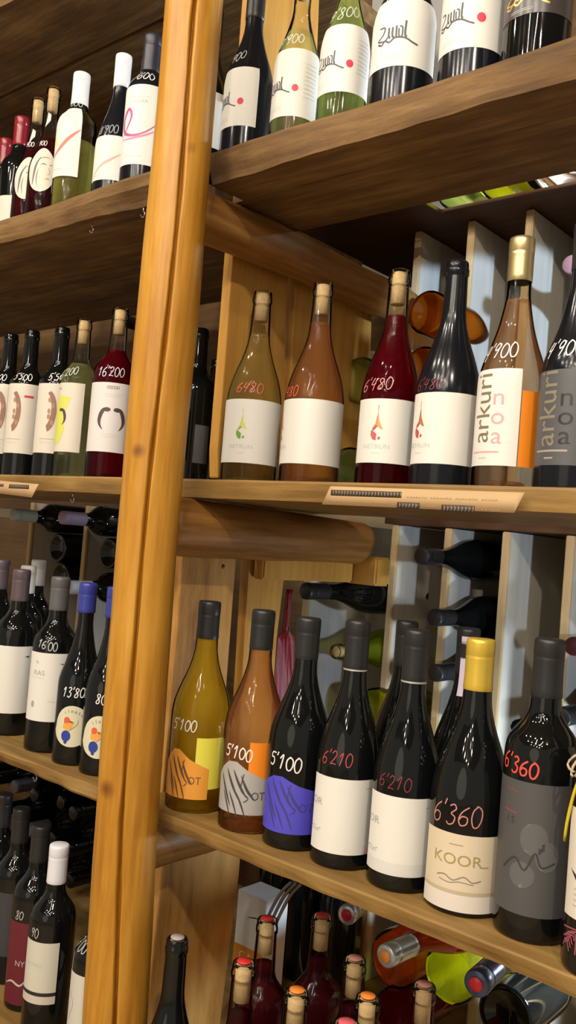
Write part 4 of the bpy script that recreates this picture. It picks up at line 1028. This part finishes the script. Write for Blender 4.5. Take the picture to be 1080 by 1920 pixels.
# red ribbon / cloth hanging behind the copper wine
rb = bmesh.new(); rows = []
top = on(0, -1.03, 543, 1105); mid = on(0, -1.03, 535, 1200); bot = on(0, -1.03, 532, 1420)
for i in range(25):
    t = i / 24; c = top.lerp(mid, t/.35) if t < .35 else mid.lerp(bot, (t-.35)/.65)
    hw = .004 + (.0 if t < .33 else .022 + .014*min(1, (t-.33)*2)); row = []
    for j in range(13):
        s = (j/12*2 - 1); row.append(rb.verts.new((c.x + .006*math.sin(j*1.9 + i*.15), c.y + s*hw, c.z)))
    rows.append(row)
for a_, b_ in zip(rows, rows[1:]):
    for j in range(12): rb.faces.new((a_[j], a_[j+1], b_[j+1], b_[j]))
me = tomesh(rb); o = link('red_ribbon', me, plain((.26, .006, .014), .5)); s = o.modifiers.new('s', 'SOLIDIFY'); s.thickness = .0015
tag(o, 'red ribbon cloth hanging behind the copper wine bottle with the grey label', 'ribbon')
# small metal hooks under the left shelves
for px, py, y, z, lab in ((172, 420, .875, zU - .040, 'tiny metal hook under the front edge of the top left shelf'), (136, 934, .90, zM - .026, 'tiny metal hook under the middle left shelf'), (66, 1456, .86, zL - .020, 'tiny metal hook under the lower left shelf'), (268, 386, .87, zU - .04, 'tiny metal hook beside the post under the top left shelf')):
    x = x_at(px, y, z - .01)
    o = tube('metal_hook', [(0,0,.002), (0,0,-.006)] + [(.005*math.sin(t), 0, -.011 + .005*math.cos(t)) for t in [k*PI/6 for k in range(0, 10)]], .0011, plain((.7,.7,.7), .2, 1.))
    o.location = (x, y, z); tag(o, lab, 'hook')

# ------------------------------------------------------------------ light
def area(loc, target, size, power, col, shape='DISK'):
    l = bpy.data.lights.new('lamp', 'AREA'); l.shape = shape; l.size = size; l.energy = power; l.color = col
    o = bpy.data.objects.new('lamp', l); COL.objects.link(o); o.location = loc
    o.rotation_euler = (Vector(target) - Vector(loc)).to_track_quat('-Z', 'Y').to_euler(); return o
for (x, y, p) in ((-1.9, -.2, 6), (-1.3, -.35, 6), (-.7, -.5, 6), (-.1, -.3, 7), (.9, -.7, 24), (-1.7, -1.2, 6), (-1.1, -1.35, 6), (-.5, -1.5, 6), (.1, -1.65, 6), (.7, -1.9, 8), (-1.3, -2.3, 6), (-.7, -2.5, 6), (-.1, -2.7, 6), (.5, -2.9, 6)):
    area((x, y, 2.9), (x*.5 - .35, 1.0, 1.2), .07, p, (1, .90, .76))
area((-.4, -2.6, 1.5), (-.9, 1., 1.2), 1.8, 8, (1, .88, .72))       # large soft fill light, added behind the camera
for x in (.25, -.45):                                               # two ceiling tubes running away from the shelves
    t_ = area((x, -1.2, 2.85), (x - .1, -1.1, 0), .05, 11, (1, .95, .88), 'RECTANGLE'); t_.data.size_y = 1.3; t_.rotation_euler = (0, 0, 0)
# cold daylight from a doorway far to the right, reaching into the open rack cells
def spot(loc, target, power, ang, col, size=.03, blend=.25):
    l = bpy.data.lights.new('spot', 'SPOT'); l.energy = power; l.color = col; l.spot_size = math.radians(ang); l.spot_blend = blend; l.shadow_soft_size = size
    o = bpy.data.objects.new('spot', l); COL.objects.link(o); o.location = loc
    o.rotation_euler = (Vector(target) - Vector(loc)).to_track_quat('-Z', 'Y').to_euler()
spot((.62, .33, 1.74), (-.84, 1.53, 1.70), 190, 17, (.50, .70, 1.))
spot((.62, .33, 1.34), (-.84, 1.53, 1.20), 55, 17, (.60, .76, 1.))
area((-.55, 1.78, 2.16), (-.62, 1.35, 2.03), .10, 14, (.8, .92, 1.))  # unseen cold lamp, added to light the bottles showing in the gap
area((-1.35, 1.60, 1.66), (-1.2, 1.7, 1.2), .10, 1.6, (.7, .85, 1.))
area((-.35, 1.34, zL - .06), (-.8, 1.5, zB + .1), .08, 5.0, (.7, .85, 1.))
w = bpy.data.worlds.new('world'); sc.world = w; w.use_nodes = True
w.node_tree.nodes['Background'].inputs[0].default_value = (1, .87, .70, 1); w.node_tree.nodes['Background'].inputs[1].default_value = .34
sc.view_settings.view_transform = 'Standard'; sc.view_settings.look = 'None'; sc.view_settings.gamma = 1; sc.view_settings.use_curve_mapping = False
sc.view_settings.exposure = .06
sc.cycles.max_bounces = 14; sc.cycles.transparent_max_bounces = 24; sc.cycles.transmission_bounces = 10
sc.cycles.sample_clamp_indirect = 4; sc.cycles.use_denoising = True; sc.cycles.caustics_refractive = False; sc.cycles.caustics_reflective = False
